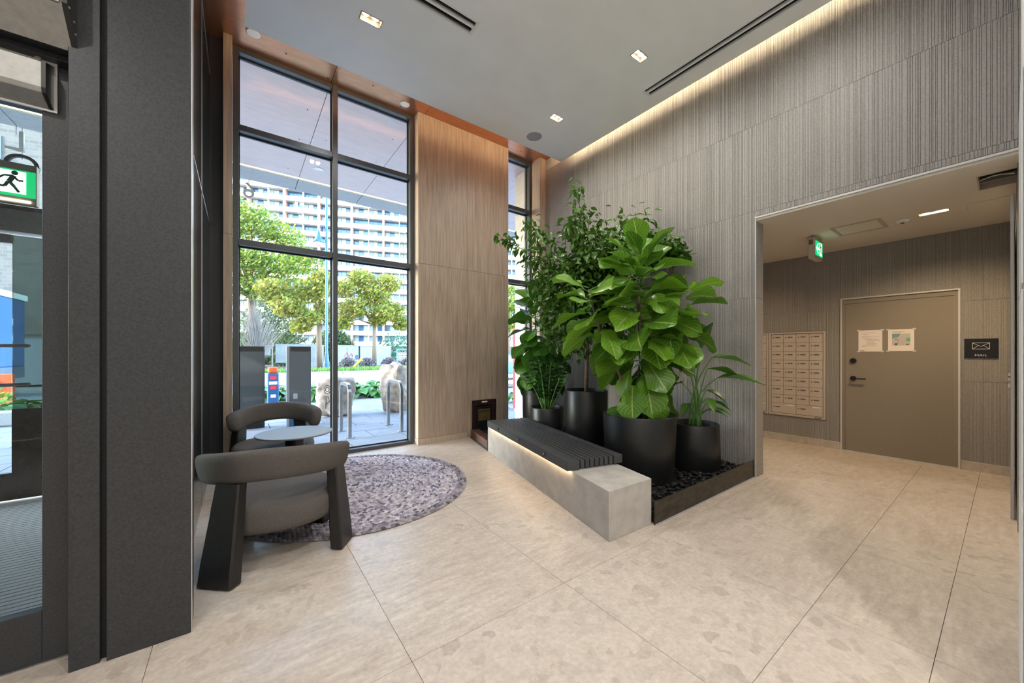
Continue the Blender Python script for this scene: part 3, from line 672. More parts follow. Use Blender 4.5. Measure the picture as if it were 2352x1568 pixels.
# exit sign over the mail room
t = thing('exit_sign', 'small green exit sign with arrow hanging in the mail room', 'exit sign', (5.9, 1.47, 2.853))
obj('mount', MB().box(-0.10,-0.05,-0.022,0.10,0.06,-0.001), 'beige', t)
obj('body', MB().box(-0.165,-0.035,-0.285,0.165,0.035,-0.022), 'beige', t, bevel=0.01)
obj('side_grille', MB().box(-0.168,-0.016,-0.115,-0.1655,0.022,-0.055), 'plate', t)
obj('green_face', MB().box(-0.14,-0.039,-0.245,0.14,-0.0355,-0.065), 'exit_green', t)
m = MB()
y = -0.0405; m.add([(0.01,y,-0.235),(0.105,y,-0.235),(0.105,y,-0.075),(0.01,y,-0.075)], [(0,1,2,3)])
m.add([(-0.125,y,-0.155),(-0.06,y,-0.09),(-0.03,y,-0.09),(-0.07,y,-0.14),(-0.01,y,-0.14),(-0.01,y,-0.17),(-0.07,y,-0.17),(-0.03,y,-0.22),(-0.06,y,-0.22)], [tuple(range(9))])
obj('pictogram', m, 'exit_white', t)
m = MB(); run_man(m, 0.055, -0.155, 0.15, -1); o = obj('running_figure', m, 'man_green', t, loc=(0, -0.0415, 0))
# exit sign in the vestibule
t = thing('exit_sign', 'large green running man exit sign inside the glazed vestibule', 'exit sign', (-1.815, 5.40, 2.765))
obj('body', MB().box(-0.25,-0.03,-0.02,0.25,0.03,0.29), 'beige', t, bevel=0.004)
obj('green_face', MB().box(-0.245,-0.034,0.035,0.245,-0.031,0.235), 'exit_green', t)
y = -0.0355; obj('pictogram', MB().add([(0.035,y,0.055),(0.20,y,0.055),(0.20,y,0.225),(0.035,y,0.225)], [(0,1,2,3)]), 'exit_white', t)
m = MB(); run_man(m, 0.125, 0.14, 0.17); obj('running_figure', m, 'man_green', t, loc=(0, -0.0365, 0))
obj('lamp_strip', MB().box(-0.22,-0.036,-0.004,0.22,-0.031,0.010), 'ledw', t)
t.scale = (1.2, 1.0, 1.2)

# ================================================================ DOOR OPERATORS, MAT
t = thing('door_operator', 'cream metal door operator cover above the black entrance door', 'door operator', (-1.1, 2.36, 2.69))
m = MB(); pr_ = [(0.065, 0.0), (-0.055, 0.115), (-0.06, 0.34), (0.065, 0.34)]
m.loft([[(-0.60, p[0], p[1]) for p in pr_], [(0.515, p[0], p[1]) for p in pr_]])
obj('underside', m, 'greymetal', t)
obj('cover', MB().box(-0.60,-0.066,0.118,0.508,-0.0605,0.34), 'cream', t)
m = MB(); pe = [(0.067, 0.0), (-0.056, 0.112), (-0.067, 0.12), (-0.067, 0.345), (0.067, 0.345)]
m.loft([[(0.5155, p[0], p[1]) for p in pe], [(0.532, p[0], p[1]) for p in pe]]); obj('end_cap', m, 'signblack', t)
for (yy, zz) in ((-0.045, 0.12), (0.01, 0.10), (0.03, 0.06)): obj('screw', MB().tube([(0.532,yy,zz),(0.535,yy,zz)], 0.005, 8), 'alu', t)
t = thing('door_closer', 'grey metal closer box on the top rail of the black door', 'door closer', (-1.12, 2.50, 2.46))
m = MB(); pr_ = [(0.048, 0.0), (-0.04, 0.035), (-0.046, 0.055), (-0.046, 0.165), (0.04, 0.20), (0.048, 0.20)]
m.loft([[(-0.45, p[0], p[1]) for p in pr_], [(0.44, p[0], p[1]) for p in pr_]]); obj('body', m, 'greymetal', t, bevel=0.003)
m = MB(); m.loft([[(0.4405, p[0]*1.02, p[1]) for p in pr_], [(0.452, p[0]*1.02, p[1]) for p in pr_]]); obj('end_cap', m, 'signblack', t)
obj('back_plate', MB().box(-0.46, 0.040, -0.005, 0.462, 0.0478, 0.215), 'trimw', t)
for x in (-0.3, 0.0, 0.42): obj('screw', MB().tube([(x,-0.004,0.19),(x,-0.010,0.192)], 0.010, 10), 'greymetal', t)
mat = thing('entrance_mat', 'ribbed grey entrance mat on the vestibule floor', 'mat', (-2.0, 4.05, 0))
obj('mat_base', MB().box(-1.7,-1.40,0.0,1.68,1.30,0.006), 'matgap', mat)
rm = MB().box(-1.7,-0.019,0.006,1.68,0.019,0.017).mesh('rib'); rm.materials.append(M['matt'])
for i in range(56): link('rib', rm, None, mat, (0, -1.375 + i*0.048, 0))

# ================================================================ CHAIRS AND TABLE
def chair_parts(root):
    n = 28; k = 20; R0 = 0.40; band = MB(); rings = []; A = math.radians(88)
    for i in range(n+1):
        u = -1 + 2*i/n; a = u*A
        zt = 0.778 - 0.080*abs(u)**1.6; hh = 0.200 - 0.010*abs(u); th = 0.118
        e = max(0.0, (abs(u)-0.90)/0.10); sc = math.sqrt(max(0.0, 1-e*e*0.92))
        cx, cy = R0*math.sin(a), -R0*math.cos(a); ox, oy = math.sin(a), -math.cos(a); ring = []
        for j in range(k):
            q = 2*PI*j/k; cq, sq = math.cos(q), math.sin(q)
            rr = math.copysign(abs(cq)**0.55, cq)*th/2*(0.45+0.55*sc); zz = math.copysign(abs(sq)**0.62, sq)*hh/2*(0.35+0.65*sc)
            lean = 0.035*(zz/hh)
            ring.append((cx + ox*(rr+lean), cy + oy*(rr+lean), zt - hh/2 + zz))
        rings.append(ring)
    band.loft(rings); obj('backrest', band, 'fabric', root, smooth=True)
    for s in (-1, 1):
        # welt line on the inside joint of the band
        a = math.radians(-33 if s < 0 else 64); ca, sa = math.cos(a), math.sin(a)
        leg = MB(); rg = []
        for (z, rad, w, t) in ((0.0, 0.485, 0.225, 0.085), (0.12, 0.470, 0.215, 0.085), (0.40, 0.425, 0.180, 0.078), (0.575, 0.400, 0.160, 0.070)):
            if s > 0: rad = 0.40 + (rad-0.40)*0.55; w = 0.80*w
            cx, cy = rad*sa, -rad*ca; ring = []
            for (u, v) in ((-1,-0.75),(-0.9,-1),(0.9,-1),(1,-0.75),(1,0.75),(0.9,1),(-0.9,1),(-1,0.75)):
                tx, ty = ca, sa; ox, oy = sa, -ca
                ring.append((cx + tx*u*w/2 + ox*v*t/2, cy + ty*u*w/2 + oy*v*t/2, z))
            rg.append(ring)
        leg.loft(rg); obj('leg', leg, 'blackwood', root)
        a = math.radians(-128 if s < 0 else 140); ca, sa = math.cos(a), math.sin(a); leg = MB(); rg = []
        for (z, rad, w, t) in ((0.0, 0.36, 0.19, 0.08), (0.24, 0.335, 0.17, 0.075)):
            cx, cy = rad*sa, -rad*ca
            rg.append([(cx + ca*u*w/2 + sa*v*t/2, cy + sa*u*w/2 - ca*v*t/2, z) for (u, v) in ((-1,-0.75),(-0.9,-1),(0.9,-1),(1,-0.75),(1,0.75),(0.9,1),(-0.9,1),(-1,0.75))])
        leg.loft(rg); obj('leg', leg, 'blackwood', root)
    cu = MB(); rg = []; N = 40
    for (z, s) in ((0.225, 0.86), (0.228, 0.94), (0.245, 0.985), (0.275, 1.0), (0.335, 1.0), (0.372, 0.985), (0.392, 0.94), (0.402, 0.86), (0.410, 0.6), (0.414, 0.2)):
        ring = []
        for i in range(N):
            q = 2*PI*i/N; c, sn = math.cos(q), math.sin(q)
            ring.append((0.385*s*math.copysign(abs(c)**0.86, c), 0.385*s*math.copysign(abs(sn)**0.86, sn) + 0.01, z))
        rg.append(ring)
    cu.loft(rg); obj('seat', cu, 'fabric', root, smooth=True)
ch1 = thing('armchair', 'low taupe armchair standing at the rug edge beside the black steel post', 'armchair', (0.232, 3.135, 0.012), math.radians(-10), 'curved back armchairs around the side table')
chair_parts(ch1)
ch2 = copy_tree(ch1); ch2.location = (0.315, 4.85, 0.012); ch2.rotation_euler = (0, 0, math.radians(168))
ch2['label'] = 'low taupe armchair in the window corner behind the round side table'
tb = thing('side_table', 'round grey side table on a black pedestal between the armchairs', 'side table', (0.445, 4.27, 0.022))
obj('top', MB().lathe([(0.30,0.548),(0.333,0.552),(0.337,0.558),(0.337,0.563),(0.333,0.567),(0.001,0.568)], 56), 'tabletop', tb)
obj('pedestal', MB().lathe([(0.085,0.02),(0.085,0.548)], 32), 'signblack', tb, smooth=False)
obj('base', MB().lathe([(0.20,0.0),(0.205,0.006),(0.205,0.016),(0.20,0.02),(0.085,0.022)], 48), 'signblack', tb)

# ================================================================ BRAIDED RUG
rug = thing('braided_rug', 'large round braided wool rug in mottled grey and lilac', 'rug', (0.965, 4.045, 0))
RR = 1.145
obj('backing', MB().lathe([(RR-0.02,0.0),(RR-0.02,0.006)], 64), 'matgap', rug)
rnd = random.Random(3); ringw = 0.046; nr = int(RR/ringw)
pal = [(0.52,0.49,0.55),(0.46,0.43,0.49),(0.30,0.29,0.36),(0.60,0.57,0.62),(0.15,0.15,0.21),(0.40,0.37,0.43)]
for r_i in range(nr):
    rad = RR - ringw*(r_i+0.5)
    if rad < 0.02: break
    mb = MB(); tint = []; cnt = max(6, int(2*PI*rad/0.036)); edge = r_i < 2
    for i in range(cnt):
        for lane in (-1, 1):
            a = 2*PI*(i + (0.5 if lane > 0 else 0))/cnt + rnd.uniform(-0.1, 0.1)*0.03/rad
            col = rnd.choice(pal); kx = 0.6 if edge else rnd.uniform(0.8, 1.15); col = tuple(c*kx for c in col)
            ca, sa = math.cos(a), math.sin(a); r0 = rad + lane*ringw*0.23; L = 0.026; Wd = 0.0155; sk = lane*0.55
            def P(u, v, z): # u along tangent, v radial
                vv = v + sk*u*0.5; return (ca*(r0+vv) - sa*u, sa*(r0+vv) + ca*u, z)
            base = len(mb.v); zt = 0.021 + rnd.uniform(-0.003, 0.003)
            mb.v += [P(-L,0,0.006), P(-L*0.45,-Wd,0.007), P(L*0.45,-Wd,0.007), P(L,0,0.006), P(L*0.45,Wd,0.007), P(-L*0.45,Wd,0.007), P(-L*0.4,0,zt), P(L*0.4,0,zt)]
            mb.f += [tuple(base+x for x in f) for f in ((0,1,6),(1,2,7,6),(2,3,7),(3,4,7),(4,5,6,7),(5,0,6))]
            tint += [col]*8
    mb.tint = tint; o = obj('braid_ring', mb, 'rugmat', rug, smooth=True)
# ================================================================ BENCH AND PLANTER
bn = thing('concrete_bench', 'cast concrete bench with charcoal slatted seat and warm underglow', 'bench', (2.17, 1.74, 0))
BD = Vector((0.2364, 0.9716)); BN = Vector((0.9716, -0.2364))
obj('block', MB().prism([(0,0),(0.505,-0.02),(1.15,2.63),(0.64,2.63)], 0, 0.37), 'concrete', bn, bevel=0.004)
def slat_block(u0, u1, v0, v1, z0, z1):
    # v along the bench from the seat's near end, u across it
    o0 = Vector((0.114, 0.488)); c = [o0 + BN*u + BD*v for (u, v) in ((u0,v0),(u1,v0),(u1,v1),(u0,v1))]
    return MB().prism([(p.x, p.y) for p in c], z0, z1)
SLL = 2.09
sl = obj('front_slat', slat_block(-0.042, 0.080, 0, SLL, 0.3725, 0.458), 'slat', bn, bevel=0.003)
u = 0.094
for i in range(7):
    obj('slat', slat_block(u, u+0.036, 0.004, SLL, 0.386, 0.455), 'slat', bn, bevel=0.002); u += 0.0505
obj('back_slat', slat_block(u, u+0.092, 0, SLL, 0.383, 0.458), 'slat', bn, bevel=0.003)
for v in (0.05, 0.35, 0.68, 1.02, 1.36, 1.7, 2.03): obj('spacer', slat_block(0.084, u-0.002, v, v+0.03, 0.371, 0.386), 'gasket', bn)
for v in (0.42, 1.04, 1.66):
    p = Vector((0.114, 0.488)) + BN*(-0.042) + BD*v; q = p - BN*0.006
    obj('bolt', MB().tube([(p.x,p.y,0.42),(q.x,q.y,0.42)], 0.016, 14), 'signblack', bn)
    r = q - BN*0.003; obj('bolt_head', MB().tube([(q.x,q.y,0.42),(r.x,r.y,0.42)], 0.008, 10), 'steel', bn)
obj('led_strip', slat_block(-0.026, -0.014, 0.01, SLL-0.01, 0.366, 0.372), 'led_bench', bn)
pc = thing('planter_curb', 'dark patinated steel edging plate along the pebble bed', 'edging', (2.68, 1.69, 0))
obj('plate', MB().box(0, 0, 0, 1.926, 0.012, 0.187), 'curb', pc); obj('foot_strip', MB().box(0, -0.010, 0, 1.926, 0.0, 0.006), 'kerb', pc)
# side return toward the oak column
st = thing('slatted_step', 'low red-brown slatted timber block between the bench and oak column', 'timber block', (2.81, 4.372, 0))
obj('plinth', MB().prism([(0,0.004),(0.16,0.004),(0.36,0.80),(0.205,0.84)], 0, 0.035), 'blackgloss', st)
for i in range(11):
    f0 = i/11; x = 0.006 + 0.205*f0; yy = 0.02 + 0.80*f0
    obj('slat', MB().box(x, yy, 0.036, x+0.14, yy+0.052, 0.145), 'redbrown', st, bevel=0.004)
nf = thing('framed_niche', 'dark mahogany framed niche with a brass plate in the oak column', 'niche', (3.315, YC, 0))
m = MB(); m.box(-0.238,-0.012,0.0,-0.165,0.019,0.598); m.box(0.165,-0.012,0.0,0.238,0.019,0.598); m.box(-0.165,-0.012,0.51,0.165,0.019,0.598)
obj('frame', m, 'mahog', nf, bevel=0.004); obj('inner_panel', MB().box(-0.165,0.004,0.0,0.165,0.019,0.51), 'blackgloss', nf)
m = MB(); m.box(-0.140,-0.002,0.10,-0.128,0.0035,0.48); m.box(0.128,-0.002,0.10,0.140,0.0035,0.48); m.box(-0.128,-0.002,0.468,0.128,0.0035,0.48); obj('inner_frame', m, 'mahog', nf)
bp_ = obj('brass_plate', MB().box(-0.112,-0.004,0.25,0.112,0.0035,0.445), 'brass', nf)
link('plate_lettering', text_mesh('CARSON', 0.052, 0.001), 'signblack', bp_, (0, -0.0048, 0.405), (PI/2,0,0))
m = MB(); m.tube([(-0.05,-0.005,0.262),(0,-0.005,0.35),(0.05,-0.005,0.262)], 0.004, 5); obj('plate_mark', m, 'signblack', bp_)
obj('label_strip', MB().box(-0.055,-0.015,0.555,0.055,-0.0125,0.575), 'signwhite', nf)

# pebble bed
bed = struct(obj('floor_planter_bed', MB().prism([(2.70,1.705),(XW-0.015,1.705),(XW-0.015,5.12),(3.80,5.26),(3.10,5.26),(3.34,4.37)], 0.005, 0.085), 'gasket'))
def pebble_mesh(seed):
    r = random.Random(seed); bm = bmesh.new(); bmesh.ops.create_icosphere(bm, subdivisions=2, radius=1.0)
    ax = (r.uniform(0.9,1.25), r.uniform(0.6,0.85), r.uniform(0.38,0.55)); ph = [r.uniform(0,6) for _ in range(3)]
    for v in bm.verts:
        p = v.co; k = 1 + 0.10*math.sin(2.2*p.x+ph[0]) + 0.08*math.sin(2.6*p.y+ph[1]); v.co = Vector((p.x*ax[0]*k, p.y*ax[1]*k, p.z*ax[2]))
    me = bpy.data.meshes.new('pebble'); bm.to_mesh(me); bm.free()
    for p in me.polygons: p.use_smooth = True
    me.materials.append(M['pebble']); return me
pm = [pebble_mesh(i) for i in range(7)]
POTS = [('big', 3.41, 2.34, 0.372, 0.345, 0.745, 0.62), ('small', 4.12, 2.107, 0.245, 0.262, 0.60, 0.5), ('tall', 3.557, 3.216, 0.270, 0.262, 0.915, 0.5), ('mid', 3.505, 3.90, 0.238, 0.225, 0.622, 0.5), ('far', 3.92, 4.56, 0.270, 0.262, 0.795, 0.5)]
rp = random.Random(11); spots = []
def inbed(x, y):
    if x > XW-0.05 or y < 1.735: return False
    if x < 2.20 + 0.244*(y-1.74) + 0.505 + 0.04: return False
    for (_, px_, py_, r1, r2, *_z) in POTS:
        if (x-px_)**2 + (y-py_)**2 < (max(r1, r2)+0.028)**2: return False
    return True
tries = 0
while len(spots) < 430 and tries < 60000:
    tries += 1; x, y = rp.uniform(2.7, 4.6), 1.735 + 1.05*rp.random()**1.4
    if not inbed(x, y): continue
    lay = 0 if len(spots) < 260 else 1
    if all((x-a)**2 + (y-b)**2 > (0.043 if lay == l_ else 0.026)**2 for (a, b, l_) in spots): spots.append((x, y, lay))
spots.sort(key=lambda s: s[0]**2 + s[1]**2)
rest = MB()
for i, (x, y, lay) in enumerate(spots):
    s = rp.uniform(0.022, 0.033); z = 0.085 + 0.014 + lay*0.026 + rp.uniform(0, 0.008)
    if i < 300:
        o = link('pebble', pm[i % 7], None, None, (x, y, z), (rp.uniform(-0.35,0.35), rp.uniform(-0.35,0.35), rp.uniform(0,6.28))); o.scale = (s, s, s)
        tag(o, 'polished black pebble in the bed around the planters', 'pebble', 'black pebbles behind the steel edging')
    else:
        mt = Matrix.Translation((x,y,z)) @ Euler((rp.uniform(-0.3,0.3), rp.uniform(-0.3,0.3), rp.uniform(0,6))).to_matrix().to_4x4() @ Matrix.Scale(s, 4); me = pm[i % 7]
        rest.add([mt @ v.co for v in me.vertices], [tuple(p.vertices) for p in me.polygons])
n_more = 0
while n_more < 260:
    x, y = rp.uniform(2.9, 4.6), rp.uniform(2.7, 5.1)
    if not inbed(x, y): n_more += 0.2; continue
    s = rp.uniform(0.024, 0.034); me = pm[int(n_more) % 7]; mt = Matrix.Translation((x,y,0.1)) @ Euler((0, 0, rp.uniform(0,6))).to_matrix().to_4x4() @ Matrix.Scale(s, 4)
    rest.add([mt @ v.co for v in me.vertices], [tuple(p.vertices) for p in me.polygons]); n_more += 1
o = obj('pebble_gravel', rest, 'pebble', None, smooth=True); o['kind'] = 'stuff'; tag(o, 'polished black pebbles further back between the planters', 'pebbles')

POTLAB = {'big': 'widest matte black cylinder planter holding the large fiddle leaf fig', 'small': 'small tapered black planter holding the paddle leaf plant', 'tall': 'tall narrow black planter with bare soil behind the widest planter', 'mid': 'short black planter behind the bench holding the glossy bushy plant', 'far': 'black planter near the narrow window holding the second fig'}
for (nm, x, y, r1, r2, zt, sd) in POTS:
    z0 = 0.087; H = zt - z0
    t = thing('planter_pot', POTLAB[nm], 'planter', (x, y, z0), group='matte black planters in the pebble bed')
    obj('pot_wall', MB().lathe([(r2-0.01, 0.0), (r2, 0.012), (r1, H-0.006), (r1-0.004, H), (r1-0.018, H), (r1-0.022, H-0.004), (r1-0.022, H-0.07), (0.001, H-0.075)], 56), 'pot', t, smooth=False)
    obj('soil', MB().lathe([(r1-0.024, H-0.062), (r1*0.6, H-0.05), (0.001, H-0.045)], 32, cap=False), 'soil', t, smooth=True)
    for p in t.children[0].data.polygons: p.use_smooth = abs(p.normal.z) < 0.3

# ================================================================ PLANTS
def leaf_mesh(name, outline, mat, curl=0.15, wave=0.03, fold=0.12, nx=6, seed=0):
    # blade along +y from the origin, length 1, normal +z; outline gives half widths
    r = random.Random(seed); ny = len(outline)-1; mb = MB(); uv = []; ph = r.uniform(0, 6)
    for j, w in enumerate(outline):
        v = j/ny
        for i in range(nx+1):
            u = -1 + 2*i/nx; x = w*u
            z = fold*abs(u)*w*1.6 - curl*(v**1.8) + wave*math.sin(v*11+ph+u*1.3)*abs(u)**1.5
            mb.v.append((x, v - 0.12*curl*v*v, z)); uv.append((0.5+0.5*u, v))
    for j in range(ny):
        for i in range(nx): a = j*(nx+1)+i; mb.f.append((a, a+1, a+nx+2, a+nx+1))
    mb.uv = uv; me = mb.mesh(name, True); me.materials.append(M[mat]); return me
FIDDLE = [0.02, 0.13, 0.21, 0.245, 0.255, 0.285, 0.335, 0.375, 0.38, 0.335, 0.225, 0.04]
OVAL = [0.01, 0.13, 0.21, 0.25, 0.24, 0.18, 0.10, 0.01]
PADDLE = [0.010, 0.09, 0.16, 0.195, 0.20, 0.18, 0.14, 0.08, 0.010]
def place_leaf(me, parent, p, d, roll, size, name='leaf'):
    d = Vector(d).normalized(); up = Vector((0,0,1)); x = d.cross(up)
    if x.length < 0.05: x = Vector((1,0,0))
    x.normalize(); n = x.cross(d)
    mt = Matrix((x, d, n)).transposed() @ Matrix.Rotation(roll, 3, 'Y')
    o = link(name, me, None, parent); o.matrix_local = Matrix.Translation(p) @ mt.to_4x4() @ Matrix.Diagonal((size, size, size, 1)); return o
def fig(name, label, base, trunk_pts, spec, mat, seed, group, extra=()):
    r = random.Random(seed); t = thing(name, label, 'plant', base)
    ms = [leaf_mesh('leaf', FIDDLE, mat, r.uniform(0.06,0.42), r.uniform(0.025,0.06), r.uniform(0.04,0.26), seed=seed*10+i) for i in range(6)]
    B = Vector(base)
    for pts, rad in trunk_pts: obj('trunk', MB().tube([Vector(p)-B for p in pts], rad, 9), 'bark', t, smooth=True)
    ga = 2.399; a = r.uniform(0, 6)
    for (p0, p1, n, el0, el1, s0, s1, offr) in spec:
        p0, p1 = Vector(p0)-B, Vector(p1)-B
        for i in range(n):
            f_ = (i+0.5)/n; a += ga + r.uniform(-0.3, 0.3); el = math.radians(el0 + (el1-el0)*f_ + r.uniform(-14, 14)); s = (s0 + (s1-s0)*f_)*r.uniform(0.85, 1.12)
            d = Vector((math.cos(a)*math.cos(el), math.sin(a)*math.cos(el), math.sin(el)))
            q = p0.lerp(p1, f_); st = q + Vector((d.x, d.y, d.z*0.5+0.15))*offr
            obj('petiole', MB().tube([q, st], [0.006, 0.004], 5), 'stem', t)
            place_leaf(ms[r.randrange(6)], t, st, d, r.uniform(-0.75, 0.75), s)
    for (p, d, roll, s) in extra: place_leaf(ms[r.randrange(6)], t, Vector(p)-B, d, roll, s)
    return t
b1 = (3.41, 2.34, 0.70)
fig('fiddle_leaf_fig', 'large fiddle leaf fig with broad bright leaves in the widest planter', b1,
    [([(3.41,2.34,0.70),(3.42,2.35,1.1),(3.45,2.36,1.5),(3.44,2.36,2.0),(3.46,2.36,2.38)], [0.022,0.020,0.017,0.014,0.008]),
     ([(3.40,2.36,0.70),(3.22,2.47,1.2),(3.02,2.58,1.7),(2.94,2.63,2.05)], [0.018,0.015,0.012,0.007]),
     ([(3.43,2.33,0.70),(3.60,2.25,1.2),(3.80,2.15,1.75),(3.86,2.12,2.05)], [0.016,0.013,0.010,0.006])],
    [((3.42,2.35,0.82),(3.43,2.35,1.25),10,-68,-50,0.34,0.40,0.10), ((3.44,2.36,1.25),(3.44,2.36,1.9),30,-40,4,0.40,0.45,0.20),
     ((3.44,2.36,1.9),(3.46,2.36,2.40),24,-8,60,0.44,0.35,0.12), ((3.06,2.56,1.55),(2.94,2.63,2.08),20,-34,34,0.40,0.36,0.10), ((3.74,2.18,1.5),(3.86,2.12,2.06),18,-34,34,0.40,0.36,0.10)],
    'fig_leaf', 5, None,
    [((3.36,2.24,1.14),(-0.35,-0.55,-0.85),0.2,0.42), ((3.44,2.22,1.52),(-0.55,-0.6,-0.45),0.1,0.42), ((3.58,2.22,1.52),(0.45,-0.55,-0.62),-0.2,0.40), ((3.25,2.3,1.05),(-0.6,-0.3,-0.8),0.3,0.38),
     ((3.62,2.2,1.0),(0.5,-0.4,-0.9),0,0.36), ((3.5,2.3,2.05),(0.85,-0.3,0.12),-0.3,0.42), ((3.40,2.28,1.95),(-0.6,-0.5,0.1),0.2,0.40), ((3.46,2.36,2.42),(0.35,0.1,0.9),0.3,0.30), ((3.45,2.36,2.42),(-0.35,0.0,0.85),-0.2,0.30), ((3.45,2.34,2.36),(0.8,-0.2,0.5),-0.2,0.30), ((3.44,2.34,2.3),(-0.75,-0.3,0.35),0.2,0.32)])
b2 = (3.92, 4.56, 0.75)
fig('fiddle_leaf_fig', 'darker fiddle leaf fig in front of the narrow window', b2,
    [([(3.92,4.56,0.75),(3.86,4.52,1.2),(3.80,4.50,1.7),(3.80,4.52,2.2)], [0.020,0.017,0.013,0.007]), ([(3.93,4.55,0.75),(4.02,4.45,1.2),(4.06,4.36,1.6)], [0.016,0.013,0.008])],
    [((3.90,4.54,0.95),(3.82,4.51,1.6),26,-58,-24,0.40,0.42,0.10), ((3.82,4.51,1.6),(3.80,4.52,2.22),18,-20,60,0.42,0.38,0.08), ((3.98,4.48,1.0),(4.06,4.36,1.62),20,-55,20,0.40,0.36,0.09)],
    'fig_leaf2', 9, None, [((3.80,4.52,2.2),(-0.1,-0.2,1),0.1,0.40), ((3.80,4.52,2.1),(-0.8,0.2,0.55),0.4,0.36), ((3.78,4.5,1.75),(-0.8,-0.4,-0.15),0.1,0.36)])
# weeping fig: thin branches with clusters of small leaves
b3 = (3.557, 3.216, 0.87)
wf = thing('weeping_fig', 'tall weeping fig with masses of small leaves behind the other plants', 'plant', b3); B3 = Vector(b3)
rw = random.Random(21)
lm = [leaf_mesh('small_leaf', OVAL, 'ficus_leaf', rw.uniform(0.05,0.3), 0.01, 0.25, nx=2, seed=60+i) for i in range(4)]
obj('trunk', MB().tube([Vector(p)-B3 for p in ((3.557,3.216,0.86),(3.58,3.22,1.3),(3.66,3.26,1.8),(3.72,3.25,2.3),(3.80,3.2,2.7))], [0.026,0.023,0.019,0.014,0.008], 9), 'bark', wf, smooth=True)
FORK = Vector((3.68, 3.26, 1.95))
BR = [ # end point, mid lift, cluster radius, leaves, spread along branch start fraction
    ((3.69,3.50,3.70),0.1,0.10,46,0.35), ((3.62,3.55,3.2),0.1,0.17,70,0.4), ((3.80,3.40,3.2),0.1,0.2,70,0.4), ((3.26,4.02,3.20),0.15,0.15,60,0.5), ((2.80,4.12,2.95),0.25,0.07,22,0.72),
    ((3.20,3.90,2.75),0.15,0.2,80,0.4), ((3.25,3.78,2.40),0.15,0.22,90,0.4), ((4.30,3.05,3.00),0.35,0.30,300,0.35), ((4.42,2.85,2.80),0.35,0.24,150,0.5), ((4.47,2.55,2.72),0.5,0.16,120,0.62), ((4.52,2.42,2.60),0.5,0.10,60,0.75),
    ((3.95,3.1,2.70),0.2,0.30,210,0.3), ((3.60,3.35,2.60),0.1,0.30,210,0.3), ((3.50,3.60,2.20),0.1,0.34,250,0.2), ((3.45,3.55,1.80),0.1,0.36,270,0.15), ((3.62,3.45,1.50),0.15,0.30,190,0.2), ((3.85,3.5,1.9),0.1,0.34,210,0.2), ((4.1,3.2,2.3),0.2,0.32,190,0.3), ((3.95,3.05,1.7),0.1,0.3,150,0.3)]
cand = []
for (e, lift, cr, n, f0) in BR:
    e = Vector(e); mid = FORK.lerp(e, 0.5) + Vector((0,0,lift))
    pts = []
    for k in range(9):
        f_ = k/8; pts.append((1-f_)**2*FORK + 2*f_*(1-f_)*mid + f_*f_*e)
    obj('branch', MB().tube([p-B3 for p in pts], [0.010-0.001*k for k in range(9)], 6), 'bark', wf, smooth=True)
    for i in range(int(n*2.3)):
        f_ = f0 + (1-f0)*rw.random()**0.7; p = (1-f_)**2*FORK + 2*f_*(1-f_)*mid + f_*f_*e
        g_ = lambda s_: max(-1.5, min(1.5, rw.gauss(0, s_))); off = Vector((g_(1), g_(1), g_(0.8)))*cr*0.62; p = p + off
        if p.x > XW-0.14: p.x = XW-0.14-rw.random()*0.05
        dr = Vector((off.x*2+rw.uniform(-.6,.6), off.y*2+rw.uniform(-.6,.6), rw.uniform(-1.0,0.25))); s = rw.uniform(0.075, 0.112)
        cand.append((p, dr, rw.uniform(-0.8,0.8), s))
cand.sort(key=lambda c: c[0].length - 0.3*c[0].z)
fol = MB(); fuv = []
for i, (p, dr, roll, s) in enumerate(cand):
    if i % 21 == 0 and i//21 < 300: place_leaf(lm[i % 4], wf, p-B3, dr, roll, s)
    else:
        d = dr.normalized(); x = d.cross(Vector((0,0,1)))
        if x.length < 0.05: x = Vector((1,0,0))
        x.normalize(); nn = x.cross(d); mt = Matrix.Translation(p-B3) @ (Matrix((x, d, nn)).transposed() @ Matrix.Rotation(roll,3,'Y')).to_4x4() @ Matrix.Scale(s,4); me = lm[i % 4]
        k = len(fol.v); fol.v += [tuple(mt @ v.co) for v in me.vertices]; fol.f += [tuple(k+q for q in pl_.vertices) for pl_ in me.polygons]
        l = me.uv_layers[0].data; uvv = [None]*len(me.vertices)
        for lp in me.loops: uvv[lp.vertex_index] = tuple(l[lp.index].uv)
        fuv += uvv
fol.uv = fuv; fo = obj('foliage', fol, 'ficus_leaf', wf, smooth=True); fo['kind'] = 'stuff'
